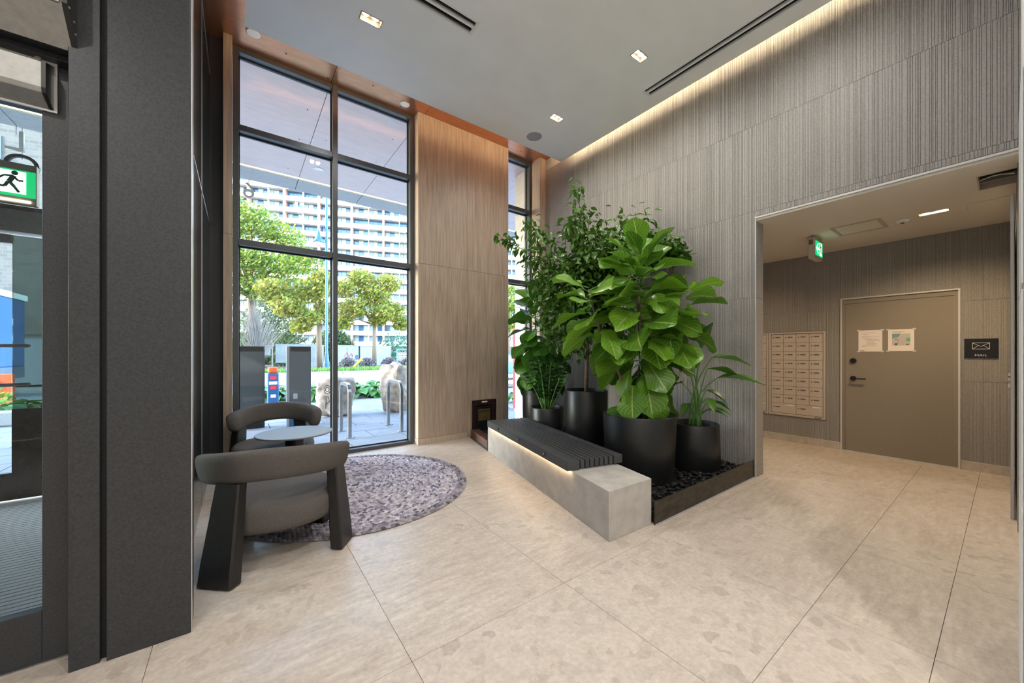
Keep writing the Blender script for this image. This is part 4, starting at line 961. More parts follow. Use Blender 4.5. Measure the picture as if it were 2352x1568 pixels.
# glossy bushy plant with feathered stems
b4 = (3.505, 3.90, 0.57); zz = thing('zz_plant', 'bushy dark plant with feathered glossy leaflets in the short planter', 'plant', b4); rz = random.Random(4)
zl = [leaf_mesh('leaflet', OVAL, 'zz_leaf', 0.1, 0.0, 0.3, nx=2, seed=80+i) for i in range(2)]
for i in range(19):
    a = 2.399*i; lean = 0.05 + 0.30*math.sqrt(i/19); h = rz.uniform(0.55, 0.80)*(1-0.25*i/19)
    b0 = Vector((math.cos(a)*0.06, math.sin(a)*0.06, 0)); tip = Vector((math.cos(a)*lean, math.sin(a)*lean, h)); mid = b0.lerp(tip, 0.5) - Vector((math.cos(a), math.sin(a), 0))*0.05
    pts = [(1-f_)**2*b0 + 2*f_*(1-f_)*mid + f_*f_*tip for f_ in [k/6 for k in range(7)]]
    obj('stem', MB().tube(pts, [0.012,0.010,0.009,0.007,0.006,0.004,0.003], 6), 'stem', zz, smooth=True)
    if i < 15:
        for k in range(9):
            for s in (-1, 1):
                f_ = 0.28 + 0.72*k/8; p = (1-f_)**2*b0 + 2*f_*(1-f_)*mid + f_*f_*tip
                d = Vector((-math.sin(a)*s, math.cos(a)*s, 0.45)) + Vector((math.cos(a), math.sin(a), 0))*0.3
                place_leaf(zl[k % 2], zz, p, d, rz.uniform(-0.4,0.4), rz.uniform(0.085, 0.115), 'leaflet')
# paddle leaf plant
b5 = (4.12, 2.107, 0.55); sp_ = thing('paddle_leaf_plant', 'slender plant with long paddle leaves on upright stalks by the wall', 'plant', b5); rs_ = random.Random(8)
pmz = [leaf_mesh('leaf', PADDLE, 'strel_leaf', 0.28+0.1*i, 0.015, 0.35, nx=4, seed=90+i) for i in range(3)]
for (tip, d, s, roll) in (((0.06,-0.16,0.78),(0.55,-0.60,0.05),0.40,0.1), ((0.00,-0.14,0.66),(0.62,-0.65,-0.05),0.36,-0.2), ((0.10,-0.20,0.56),(0.45,-0.85,0.12),0.44,0.1), ((-0.10,0.10,0.80),(-0.5,0.4,0.4),0.34,0.2), ((-0.05,-0.10,0.88),(-0.2,-0.3,0.9),0.34,0.0),
                           ((0.05,-0.10,0.42),(0.35,-0.75,-0.25),0.26,0.2), ((0.08,-0.12,0.30),(0.5,-0.75,-0.1),0.24,-0.2), ((0.06,-0.10,0.20),(0.45,-0.8,0.05),0.22,0.1), ((-0.16,-0.02,0.28),(-0.8,-0.2,-0.1),0.26,0.1), ((-0.18,0.05,0.50),(-0.9,0.1,0.1),0.30,0.2), ((0.12,0.10,0.70),(0.3,0.5,0.5),0.36,0), ((-0.06,-0.16,0.34),(-0.6,-0.6,-0.1),0.24,0.0), ((0.02,-0.18,0.24),(0.2,-0.9,-0.1),0.2,0.0)):
    tp = Vector(tip); b0 = Vector((rs_.uniform(-0.05,0.05), rs_.uniform(-0.05,0.05), 0)); mid = Vector((b0.x, b0.y, tp.z*0.6))
    pts = [(1-f_)**2*b0 + 2*f_*(1-f_)*mid + f_*f_*tp for f_ in [k/6 for k in range(7)]]
    obj('stalk', MB().tube(pts, [0.014,0.012,0.010,0.009,0.007,0.006,0.005], 7), 'stem', sp_, smooth=True)
    place_leaf(pmz[rs_.randrange(3)], sp_, tp, d, roll, s)

# ================================================================ MAIL ROOM THINGS
def mail_bank(name, y0, y1, label):
    t = thing(name, label, 'mailboxes', (XM, (y0+y1)/2, 0.402)); w = y1-y0; H = 1.303
    m = MB(); x0, x1 = -0.028, -0.001
    for (a, b, c, d) in ((-w/2, -w/2+0.026, 0, H), (w/2-0.026, w/2, 0, H), (-w/2+0.026, w/2-0.026, 0, 0.03), (-w/2+0.026, w/2-0.026, H-0.022, H)): m.box(x0, a, c, x1, b, d)
    obj('frame', m, 'mail', t, bevel=0.003); obj('backing', MB().box(-0.008, -w/2+0.026, 0.03, -0.001, w/2-0.026, H-0.022), 'mailgap', t)
    iw = w-0.06; cw = iw/4; rows = 8; big = 0.155; rh = (H-0.06-big)/rows; ym = w/2-0.03
    def door(ya, yb, za, zb, wide):
        dd = obj('mailbox_door', MB().box(-0.016, yb+0.002, za+0.002, -0.0085, ya-0.002, zb-0.002), 'mail', t)
        zl_ = zb - 0.052 if not wide else za + 0.09
        obj('lock', MB().tube([(-0.016, ya-0.030, zl_),(-0.021, ya-0.030, zl_)], 0.0085, 10), 'plate', dd)
        obj('name_slot', MB().box(-0.018, ya-0.118, zl_-0.006, -0.0161, ya-0.055, zl_+0.010), 'plate', dd)
        if wide: obj('label_tag', MB().box(-0.018, yb+0.03, zb-0.03, -0.0161, yb+0.125, zb-0.016), 'signwhite', dd)
    for r in range(rows):
        z1 = H-0.026 - r*rh
        for c in range(4): door(ym - c*cw, ym - (c+1)*cw, z1-rh, z1, False)
    for c in range(2): door(ym - c*2*cw, ym - (c+1)*2*cw, 0.034, 0.034+big, True)
    obj('maker_plate', MB().box(-0.030, -w/2+0.05, 0.008, -0.0285, -w/2+0.13, 0.022), 'plate', t)
    return t
mail_bank('mailbox_bank', 1.603, 2.318, 'pale enamel mailbox bank beside the mail room door')
mail_bank('mailbox_bank', 2.326, 3.041, 'pale enamel mailbox bank half hidden behind the ribbed wall')
def notice(y0, y1, z0, z1, label): 
    t = thing('notice_sheet', label, 'paper notice', (XM-0.006, (y0+y1)/2, z0), group='paper notices taped to the mail room door')
    obj('sheet', MB().box(-0.0012, -(y1-y0)/2, 0, 0, (y1-y0)/2, z1-z0), 'paper', t)
    for (sy, sz) in ((-1,0),(1,0),(-1,1),(1,1)):
        cy, cz = sy*(y1-y0)/2, sz*(z1-z0); obj('tape', MB().box(-0.0018, cy-0.016, cz-0.010, -0.0013, cy+0.016, cz+0.010), 'trimw', t)
    return t, (y1-y0), (z1-z0)
t, w, h = notice(1.011, 1.248, 1.403, 1.695, 'white notice sheet with lines of text taped on the taupe door')
m = MB(); rr = random.Random(2)
for k, (ind, ln, z) in enumerate([(0.16,0.55,0.88),(0.16,0.2,0.82),(0.26,0.18,0.79),(0.14,0.75,0.71),(0.14,0.3,0.675),(0.16,0.42,0.62),(0.3,0.58,0.575),(0.33,0.5,0.54),(0.3,0.62,0.50),(0.36,0.3,0.45),(0.36,0.34,0.41),(0.36,0.4,0.37),(0.28,0.5,0.33),(0.14,0.62,0.27),(0.14,0.2,0.24)]):
    a = w/2 - ind*w; zz_ = z*h; m.box(-0.0022, a-ln*w, zz_-0.0016, -0.00125, a, zz_+0.0016)
obj('text_lines', m, 'inkgrey', t)
m = MB(); m.box(-0.0022, w/2-0.25*w, 0.028*h, -0.00125, w/2-0.08*w, 0.05*h); obj('footer_mark', m, 'ink', t)
t, w, h = notice(0.721, 0.957, 1.408, 1.693, 'white notice sheet with a printed street map on the taupe door')
obj('map_field', MB().box(-0.0020, -0.36*w, 0.26*h, -0.00125, 0.34*w, 0.80*h), 'mapgrey', t)
obj('map_water', MB().add([(-0.0024,0.34*w,0.80*h),(-0.0024,0.02*w,0.80*h),(-0.0024,0.10*w,0.68*h),(-0.0024,0.34*w,0.58*h)], [(0,1,2,3)]), 'mapblue', t)
obj('map_park', MB().box(-0.0024,-0.36*w,0.44*h,-0.0021,-0.20*w,0.60*h), 'mapgreen', t)
m = MB(); m.tube([(-0.0026,0.04*w,0.80*h),(-0.0026,0.1*w,0.68*h),(-0.0026,0.22*w,0.57*h),(-0.0026,0.22*w,0.53*h),(-0.0026,0.11*w,0.53*h),(-0.0026,0.11*w,0.32*h)], 0.0016, 4)
m.box(-0.0024,0.14*w,0.27*h,-0.0021,0.24*w,0.36*h); m.box(-0.0024,-0.30*w,0.28*h,-0.0021,-0.20*w,0.33*h); obj('map_route', m, 'ink', t)
m = MB(); m.box(-0.0022,-0.14*w,0.88*h,-0.00125,0.34*w,0.90*h); m.box(-0.0022,0.0,0.835*h,-0.00125,0.32*w,0.85*h); obj('text_lines', m, 'inkgrey', t)
t = thing('mail_sign', 'black wall sign with envelope symbol and the word MAIL', 'sign', (XM-0.013, 0.195, 1.321))
obj('board', MB().box(-0.010,-0.122,0,0,0.122,0.229), 'signblack', t); obj('edge', MB().box(-0.004,-0.126,-0.006,0.0005,0.1225,-0.0005), 'greymetal', t)
m = MB()
def bar2(p, q, wd=0.0036):
    p = Vector(p); q = Vector(q); d = (q-p).normalized(); n_ = Vector((-d.y, d.x))*wd/2; c = [p+n_, p-n_, q-n_, q+n_]; m.add([(-0.0108, v.x, v.y) for v in c], [(0,1,2,3)])
ya_, yb_, za_, zb_ = 0.062, -0.062, 0.108, 0.180
for p, q in (((ya_,za_),(yb_,za_)), ((ya_,zb_),(yb_,zb_)), ((ya_,za_),(ya_,zb_)), ((yb_,za_),(yb_,zb_)), ((ya_,zb_),(0,0.138)), ((yb_,zb_),(0,0.138)), ((ya_,za_),(0.018,0.150)), ((yb_,za_),(-0.018,0.150))): bar2(p, q)
obj('envelope_symbol', m, 'signwhite', t)
link('lettering', text_mesh('MAIL', 0.034, 0.001), 'signwhite', t, (-0.0108, 0, 0.034), (PI/2, 0, -PI/2)).scale = (1.25, 1, 1)
# glazed frame along the mail room side wall, with chrome fixings
t = thing('glass_screen', 'frameless glass screen with metal rails and chrome studs beside the mail sign', 'glass screen', (5.8, -0.016, 0))
obj('pane', MB().box(-0.62,-0.004,0.03,0.95,0.0,2.55), 'smoked', t)
for x in (-0.625, 0.95): obj('rail', MB().box(x-0.012,-0.010,0.0,x+0.012,0.010,2.70), 'alu', t, bevel=0.002)
for (x, z) in ((0.70, 1.16), (0.10, 1.14), (-0.40, 1.10)): obj('stud', MB().tube([(x,0.0,z),(x,0.022,z)], 0.022, 16), 'chrome', t)
t = thing('parcel_locker', 'tall white cabinet with rounded corners at the right hand wall', 'cabinet', (2.41, -0.32, 0))
obj('body', MB().box(-0.29,-0.28,0.06,0.29,0.29,2.42), 'carwhite', t, bevel=0.03, seg=4); obj('plinth', MB().box(-0.27,-0.26,0,0.27,0.26,0.06), 'signblack', t)
for i in range(3): obj('locker_door', MB().box(-0.26,0.2905,0.10+0.76*i,0.26,0.296,0.84+0.76*i), 'carwhite', t, bevel=0.002)
# ================================================================ OUTSIDE
ro = random.Random(31)
plaza = sroot('floor_plaza')
obj('plaza_base', MB().box(-14, 5.63, -0.2, 22, 14.2, -0.03), 'kerb', plaza)
pc_ = {}
for i in range(-9, 12):
    for j in range(12):
        w, d = 0.888, 0.588
        if (w, d) not in pc_: mm = MB().box(-w/2,-d/2,-0.028,w/2,d/2,0.0); pc_[(w,d)] = mm.mesh('paving_slab')
        x = i*0.9 + (0.45 if j % 2 else 0); y = 5.64 + 0.3 + j*0.6
        if y > 11.6 and x < -0.5: continue
        link('paving_slab', pc_[(w,d)], 'paving', plaza, (x, y, 0))
road = struct(obj('floor_road', MB().box(-90, 14.6, -0.3, 130, 28.6, -0.10), 'asphalt'))
sw = struct(obj('floor_kerb_near', MB().box(-90, 14.2, -0.3, 130, 14.6, 0.0), 'kerb'))
kf = sroot('floor_kerb_far')
km = MB().box(0, 28.6, -0.3, 2.96, 29.4, 0.06).mesh('kerb_stone')
for i in range(-8, 20): link('kerb_stone', km, 'kerb', kf, (i*3.0, 0, 0))
gr = struct(obj('ground_far', MB().box(-90, 29.4, -0.4, 130, 160, 0.0), 'earth'))
def blades(name, x0, x1, y0, y1, n, h, cols, label, seed, wd=0.05):
    r = random.Random(seed); m = MB(); tint = []
    for _ in range(n):
        x, y = r.uniform(x0, x1), r.uniform(y0, y1); a = r.uniform(0, PI); hh = h*r.uniform(0.5, 1.2); c = r.choice(cols); k = r.uniform(0.7, 1.2); c = tuple(q*k for q in c)
        dx, dy = math.cos(a)*wd, math.sin(a)*wd; lx, ly = r.uniform(-.4,.4)*h, r.uniform(-.4,.4)*h
        b = len(m.v); m.v += [(x-dx,y-dy,0),(x+dx,y+dy,0),(x+lx,y+ly,hh)]; m.f.append((b,b+1,b+2)); tint += [c]*3
    m.tint = tint; o = obj(name, m, 'grass', None); o['kind'] = 'stuff'; tag(o, label, 'grass'); return o
blades('verge_grass', -1.2, 26, 29.5, 33.0, 9000, 0.30, [(0.12,0.25,0.03),(0.18,0.30,0.05),(0.08,0.19,0.03)], 'sunlit grass verge along the far kerb of the road', 1)
# ---- canopy over the plaza
can = sroot('ceiling_canopy')
cxs = [-6.665, -5.385, -4.115, -2.845, -1.565, -0.29, 0.980, 2.250, 3.52, 4.79, 6.06, 7.33]
for i in range(len(cxs)-1):
    for (y0, y1) in ((5.62, 7.297), (7.303, 8.72)): obj('soffit_panel', MB().box(cxs[i]+0.004, y0, ZU, cxs[i+1]-0.004, y1, ZU+0.02), 'soffit', can)
    obj('fascia_panel', MB().box(cxs[i]+0.006, 8.80, ZU-0.01, cxs[i+1]-0.006, 9.42, ZU+0.015), 'panel', can)
    for (rx, ry) in ((0.15, 5.9), (1.1, 6.2), (0.2, 6.9), (1.1, 7.15), (0.3, 7.6), (1.05, 8.4)): obj('rivet', MB().lathe([(0.004,0),(0.009,-0.002),(0.009,-0.005)], 6, (cxs[i]+rx, ry, ZU)), 'gasket', can)
obj('canopy_deck', MB().box(-6.7, 5.62, ZU+0.021, 7.4, 9.45, ZU+0.30), 'gasket', can)
o = obj('canopy_led_strip', MB().box(-6.6,-0.018,0,7.3,0.018,0.012), 'led_out', None, loc=(0, 8.76, ZU+0.003)); tag(o, 'glowing warm led line recessed along the canopy edge outside', 'led strip')
t = thing('canopy_downlight', 'round white downlight in the canopy soffit outside the tall window', 'ceiling light', (1.25, 8.1, ZU))
obj('trim', MB().lathe([(0.085,-0.001),(0.10,-0.001),(0.10,-0.008),(0.085,-0.008)], 28, cap=False), 'alu', t); obj('lens', MB().lathe([(0.085,-0.003),(0.001,-0.006)], 28, cap=False), 'white', t)
# exterior fin beside the narrow window
fin = sroot('wall_exterior_fin')
for (z0, z1) in ((0.0, 2.31), (2.318, 2.70), (2.708, 4.2), (4.208, ZU)): obj('cladding_panel', MB().box(4.56, 5.60, z0, 5.1, 6.05, z1), 'panel', fin)
# raised letters hanging at the canopy edge, seen from behind
def letter(ch, x, z, size, label, mat='panel'):
    t = thing('sign_letter', label, 'sign letter', (x, 9.40, z), group='raised sign letters at the canopy edge')
    link('letter_face', text_mesh(ch, size, 0.05), mat, t, (0, 0, 0), (PI/2, 0, PI))
    obj('hanger', MB().tube([(0, 0, size*0.25), (0, 0, ZU-0.012-z)], 0.006, 6), 'steel', t); return t
letter('6', 0.15, 4.74, 0.46, 'grey raised numeral 6 hanging at the canopy edge, seen from behind')
letter('8', -2.42, 4.74, 0.46, 'grey raised numeral 8 beside the letter L, seen from behind')
letter('L', -2.86, 4.74, 0.46, 'grey raised letter L at the canopy edge, seen from behind')
letter('V', -3.32, 4.74, 0.46, 'grey raised letter V beside the letter L, seen from behind')
letter('O', -2.80, 4.36, 0.50, 'black raised letter O below the row of grey letters', 'signblack')

# ---- street furniture
def rack(x, y0, y1, label):
    t = thing('bike_rack', label, 'bike rack', (x, (y0+y1)/2, 0), group='steel bike racks outside the window'); L = (y1-y0)/2; H = 0.86; r = 0.16
    pts = [(-L, 0.0), (-L, H-r)] + [(-L + r - r*math.cos(k*PI/12), H-r + r*math.sin(k*PI/12)) for k in range(1, 7)] + [(L - r + r*math.sin(k*PI/12), H-r + r*math.cos(k*PI/12)) for k in range(0, 6)] + [(L, H-r), (L, 0.0)]
    rings = []; w = 0.028
    for i, (y, z) in enumerate(pts):
        a = pts[max(i-1,0)]; b = pts[min(i+1,len(pts)-1)]; d = Vector((b[0]-a[0], b[1]-a[1])).normalized(); n = Vector((-d.y, d.x))
        rings.append([(-w, y+n.x*w, z+n.y*w), (w, y+n.x*w, z+n.y*w), (w, y-n.x*w, z-n.y*w), (-w, y-n.x*w, z-n.y*w)])
    obj('hoop', MB().loft(rings), 'steel', t, bevel=0.004)
    for y in (-L, L):
        obj('base_plate', MB().box(-0.075, y-0.06, 0.0, 0.075, y+0.06, 0.010), 'steel', t)
        for s in (-1, 1): obj('bolt', MB().lathe([(0.010,0.010),(0.010,0.018)], 8, (s*0.058, y, 0)), 'steel', t)
    return t
rack(1.44, 6.40, 7.03, 'steel hoop bike rack in front of the carved boulder')
rack(2.30, 6.40, 7.12, 'steel hoop bike rack beside the oak column, before the tall boulder')
def boulder(name, x, y, w, d, h, seed, label):
    r = random.Random(seed); bm = bmesh.new(); bmesh.ops.create_icosphere(bm, subdivisions=5, radius=1.0)
    dirs = [(Vector((r.gauss(0,1), r.gauss(0,1), r.gauss(0,0.5))).normalized(), r.uniform(0.72, 0.98)) for _ in range(13)]
    for v in bm.verts:
        p = v.co.copy(); s = 1/max(abs(p.x), abs(p.y), abs(p.z))**0.72; p = p*s**0.9
        for (dv, k) in dirs:
            q = p.dot(dv)
            if q > k: p -= dv*(q-k)*0.85
        nz = 0.03*math.sin(p.x*7+seed) + 0.03*math.sin(p.y*9+p.z*5) + 0.02*math.sin(p.z*17+p.x*11) + r.uniform(-0.008,0.008)
        p = p*(1+nz); v.co = Vector((p.x*w/2, p.y*d/2, (p.z*0.5+0.5)*h))
        if v.co.z < 0: v.co.z = 0
    me = bpy.data.meshes.new('boulder'); bm.to_mesh(me); bm.free()
    for p in me.polygons: p.use_smooth = True
    t = thing(name, label, 'boulder', (x, y, 0)); link('rock', me, 'rock', t); return t
bo = boulder('boulder', 1.72, 8.85, 0.78, 0.6, 0.86, 3, 'low squat granite boulder with a carved mark behind the bike rack')
m = MB()
for (cx, cz, rr_) in ((-0.24, 0.62, 0.065), (-0.24, 0.62, 0.035)):
    m.tube([(cx + rr_*math.cos(k*PI/8), -0.325, cz + rr_*1.3*math.sin(k*PI/8)) for k in range(17)], 0.009, 5)
m.tube([(-0.29,-0.32,0.47),(-0.22,-0.325,0.46),(-0.20,-0.325,0.36),(-0.28,-0.32,0.30)], 0.010, 5); m.tube([(-0.26,-0.32,0.44),(-0.27,-0.32,0.22)], 0.010, 5)
obj('carved_mark', m, 'carve', bo)
boulder('boulder', 3.02, 8.62, 0.80, 0.62, 1.16, 8, 'tall upright granite boulder behind the right bike rack')
def pylon(x, y, w, label, plate=False):
    t = thing('info_pylon', label, 'pylon', (x, y, 0)); H = 1.51
    obj('face_panel', MB().box(-w/2+0.02,-0.07,0.16,w/2-0.02,-0.055,H-0.10), 'pylon', t)
    obj('body', MB().box(-w/2,-0.055,0.0,w/2,0.07,H), 'pylon', t, bevel=0.004)
    obj('head_band', MB().box(-w/2+0.02,-0.066,H-0.095,w/2-0.02,-0.0555,H-0.01), 'signblack', t); obj('edge', MB().box(-w/2-0.045,-0.05,0,-w/2-0.001,0.07,H), 'pylon_edge', t)
    obj('base_band', MB().box(-w/2+0.02,-0.066,0.0,w/2-0.02,-0.0555,0.15), 'bluepaint' if plate else 'signblack', t)
    if plate: obj('small_plate', MB().box(-w/2+0.06,-0.073,0.52,-w/2+0.13,-0.0705,0.62), 'panel', t)
    return t
pylon(0.16, 8.3, 0.43, 'dark grey back of the left info pylon outside the window')
pylon(0.93, 8.1, 0.36, 'dark grey info pylon with a small square plate on its back', True)
t = thing('post_box', 'blue street box with orange and red stickers between the pylons', 'street box', (0.62, 10.2, 0))
obj('body', MB().box(-0.11,-0.12,0.0,0.11,0.12,0.92), 'bluepaint', t, bevel=0.02); obj('hood', MB().box(-0.10,-0.12,0.921,0.10,0.10,1.06), 'orange', t, bevel=0.04)
for (z, w, c) in ((0.78,0.06,'redpaint'),(0.66,0.08,'signwhite'),(0.55,0.06,'redpaint'),(0.36,0.05,'signwhite')): obj('sticker', MB().box(-w,-0.124,z,w,-0.1205,z+0.07), c, t)
# planting strip along the road: hostas
strip = struct(obj('floor_planting_bed', MB().box(-8, 11.75, 0.001, 9.5, 13.9, 0.06), 'earth'))
hl = [leaf_mesh('leaf', [0.02,0.18,0.30,0.36,0.36,0.30,0.18,0.03], 'hosta', 0.25+0.1*i, 0.03, 0.2, nx=4, seed=40+i) for i in range(3)]
def hosta(x, y, s, label, n=24):
    t = thing('hosta', label, 'plant', (x, y, 0.06), ro.uniform(0, 6), 'leafy plants in the planting strip')
    for i in range(n):
        a = 2.399*i; f_ = i/n; el = math.radians(62 - 58*f_ + ro.uniform(-8,8)); d = Vector((math.cos(a)*math.cos(el), math.sin(a)*math.cos(el), math.sin(el))); st = d*s*0.42 + Vector((0,0,0.05))
        place_leaf(hl[i % 3], t, st, (d.x, d.y, d.z-0.75), ro.uniform(-0.3,0.3), s*ro.uniform(0.5,0.68))
for k, (x, y) in enumerate([(0.95,12.3),(1.5,12.1),(2.0,12.5),(2.35,12.0),(3.0,12.2),(3.5,12.0),(3.95,12.3),(4.4,12.05),(1.2,13.0),(2.6,12.9),(3.3,12.9),(0.3,12.4),(4.9,12.4),(-3.9,12.2),(-4.7,12.35),(-3.2,12.4),(-5.4,12.2)]): hosta(x, y, ro.uniform(0.55, 0.7), 'low broad leafed green plant in the planting strip by the road', 22)
blades('strip_seedheads', -2, 6, 12.2, 13.7, 420, 0.75, [(0.20,0.14,0.16),(0.16,0.20,0.10)], 'thin dark flower stalks among the leafy plants', 5, 0.012)
for (x, y, h, sd) in ((7.05, 8.35, 0.34, 1), (6.3, 8.2, 0.26, 2)):
    o = hosta(x, y, 0.42, 'small leafy shrub outside the narrow window', 18)

# ---- trees
def tree(name, label, x, y, trunk_h, trunk_r, clusters, n, cols, seed, leaf=0.20, lean=0, group='street trees across the road'):
    r = random.Random(seed); t = thing(name, label, 'tree', (x, y, 0), group=group)
    top = Vector((lean, 0, trunk_h)); obj('trunk', MB().tube([(0,0,0),(lean*0.3,0,trunk_h*0.5),top], [trunk_r*1.25, trunk_r, trunk_r*0.85], 10), 'bark', t, smooth=True)
    m = MB(); tint = []
    tot = sum(c[3]**2 for c in clusters)
    for (cx, cy, cz, cr) in clusters:
        c = Vector((cx, cy, cz)); mid = top.lerp(c, 0.5) + Vector((0,0,0.3)); obj('branch', MB().tube([top-Vector((0,0,0.2)), mid, c], [trunk_r*0.55, trunk_r*0.35, trunk_r*0.12], 6), 'bark', t, smooth=True)
        for _ in range(int(n*cr*cr/tot)):
            d = Vector((r.gauss(0,1), r.gauss(0,1), r.gauss(0,1))).normalized(); p = c + Vector((d.x, d.y, d.z*0.72))*cr*0.92*(r.random()**0.5)
            col = r.choice(cols); k = r.uniform(0.75, 1.2); col = tuple(q*k for q in col); s = leaf*r.uniform(0.6, 1.25)
            a = Vector((r.gauss(0,1), r.gauss(0,1), r.gauss(0,1))).normalized(); b = a.orthogonal().normalized(); e = a.cross(b)
            v0 = len(m.v); m.v += [tuple(p+b*s), tuple(p+e*s*0.45), tuple(p-b*s), tuple(p-e*s*0.45)]; m.f.append((v0,v0+1,v0+2,v0+3)); tint += [col]*4
    m.tint = tint; o = obj('foliage', m, 'tree_leaf', t); o['kind'] = 'stuff'; return t
YG = [(0.24,0.28,0.03),(0.31,0.29,0.04),(0.15,0.22,0.03),(0.36,0.27,0.05),(0.10,0.16,0.03)]
GY = [(0.12,0.22,0.03),(0.18,0.28,0.03),(0.08,0.16,0.03),(0.25,0.30,0.04),(0.29,0.29,0.04)]
GG = [(0.05,0.11,0.03),(0.08,0.15,0.04),(0.04,0.08,0.03),(0.13,0.16,0.07)]
tree('street_tree', 'yellow green street tree with a grey trunk before the pale cabinets', 11.6, 40.5, 4.6, 0.20,
     [(0,0,7.6,2.0),(-2.2,-0.5,6.0,1.7),(2.0,0.3,6.1,1.7),(0.4,-1.2,5.6,1.5),(-1.2,0.6,9.2,1.7),(1.4,-0.2,9.0,1.6),(-3.1,0,4.6,1.2),(3.0,0,4.7,1.2),(-3.0,0.2,8.0,1.4),(0.2,-0.6,4.8,1.0)], 9000, YG, 1)
tree('street_tree', 'yellow green street tree with a dark trunk beside the blue lamp post', 6.0, 38.6, 4.8, 0.24,
     [(-0.6,0,7.2,1.8),(-2.6,-0.4,5.6,1.6),(0.6,0.2,5.4,1.3),(-1.0,-1.0,4.6,1.3),(-3.6,0.3,7.0,1.6),(0.2,0,8.4,1.2),(-1.6,-0.8,3.8,1.1),(1.0,-0.4,4.4,0.9)], 7000, YG, 2)
tree('street_tree', 'large bright green tree rising in front of the apartment block', 1.0, 46.5, 7.3, 0.38,
     [(0.0, 0.0, 14.92, 2.94), (-2.82, 0.0, 13.56, 2.94), (2.71, 0.0, 13.79, 2.6), (-1.13, -1.13, 10.85, 2.94), (2.03, -1.13, 10.4, 2.82), (-4.29, -0.56, 10.17, 2.71), (4.52, 0.0, 11.53, 2.49), (-2.94, -1.36, 7.68, 2.26), (0.68, -1.36, 7.91, 2.26), (3.84, -1.13, 7.91, 2.26), (-2.03, 0.23, 16.5, 1.81), (-4.97, 0.0, 15.82, 2.26), (5.54, 0.23, 8.59, 1.81)], 17000, GY, 3)
tree('street_tree', 'pale green tree seen through the narrow window', 30.5, 42.0, 5.0, 0.25, [(0,0,8.5,2.4),(-1.8,0,7.0,2.0),(1.8,0,7.4,2.0),(0,-0.6,5.4,1.8),(0.5,0,10.5,1.8),(-2.4,0,9.6,1.8)], 5000, GY, 4)
def shrub(name, label, x, y, rx, ry, h, n, cols, seed, leaf=0.16):
    r = random.Random(seed); t = thing(name, label, 'shrub', (x, y, 0)); m = MB(); tint = []
    for _ in range(n):
        d = Vector((r.gauss(0,1), r.gauss(0,1), abs(r.gauss(0,1)))).normalized(); q = r.random()**0.4; p = Vector((d.x*rx*q, d.y*ry*q, d.z*h*q)); s = leaf*r.uniform(0.6,1.2); col = r.choice(cols); k = r.uniform(0.7,1.2)
        a = Vector((r.gauss(0,1), r.gauss(0,1), r.gauss(0,1))).normalized(); b = a.orthogonal().normalized(); e = a.cross(b); v0 = len(m.v)
        m.v += [tuple(p+b*s), tuple(p+e*s*0.5), tuple(p-b*s), tuple(p-e*s*0.5)]; m.f.append((v0,v0+1,v0+2,v0+3)); tint += [tuple(c*k for c in col)]*4
    m.tint = tint; o = obj('foliage', m, 'tree_leaf', t); o['kind'] = 'stuff'
    obj('stem', MB().tube([(0,0,0),(0.05,0,h*0.5),(0,0.05,h*0.8)], [0.06,0.04,0.02], 6), 'bark', t); return t
PUR = [(0.16,0.12,0.14),(0.22,0.18,0.20),(0.12,0.10,0.13),(0.24,0.20,0.16)]
for k, x in enumerate((8.2, 10.0, 12.0, 14.0, 15.8)): shrub('low_hedge_shrub', ['low purple brown shrub right beside the blue lamp post', 'low purple brown shrub in front of the first pale cabinet', 'low purple brown shrub at the grey trunked tree', 'low purple brown shrub in front of the last pale cabinet', 'low purple brown shrub in front of the green fence'][k], x, 37.0, 0.86, 0.7, 1.0, 500, PUR, 40+k)
shrub('evergreen_bush', 'dark evergreen bush behind the green fence', 16.4, 47.5, 3.0, 1.6, 4.3, 1300, [(0.05,0.16,0.10),(0.08,0.22,0.12),(0.04,0.12,0.09)], 50, 0.2)
shrub('bush', 'tall grey green bush behind the dark trunk', 4.4, 46.3, 2.0, 1.2, 5.0, 1400, GG, 51, 0.2)
shrub('bush', 'green bush beside the graffiti covered hoarding', 0.6, 40.6, 1.4, 1.0, 3.2, 1100, GG, 52, 0.2)
shrub('bush', 'wide dark green bush at the far left of the hoarding', -2.0, 44.0, 2.4, 1.4, 3.6, 1400, GG, 53, 0.2)
shrub('bush', 'red leafed bush by the green fence', 18.0, 39.5, 1.4, 1.0, 3.2, 450, [(0.50,0.10,0.05),(0.55,0.45,0.08),(0.35,0.40,0.06)], 54, 0.18)
for k, (x, y, rx, h, lab) in enumerate(((-4.0, 51, 3.6, 8.0, 'tall dark green thicket at the left behind the bare shrub'), (2.8, 55.5, 4.0, 8.8, 'tall dark green thicket directly behind the bare shrub'), (10.5, 56, 3.4, 5.0, 'dark green thicket behind the lamp post'), (26.0, 52, 5.0, 6.0, 'dark green thicket beyond the narrow window'))):
    shrub('thicket', lab, x, y, rx, 1.8, h, 5000, GG, 70+k, 0.24)
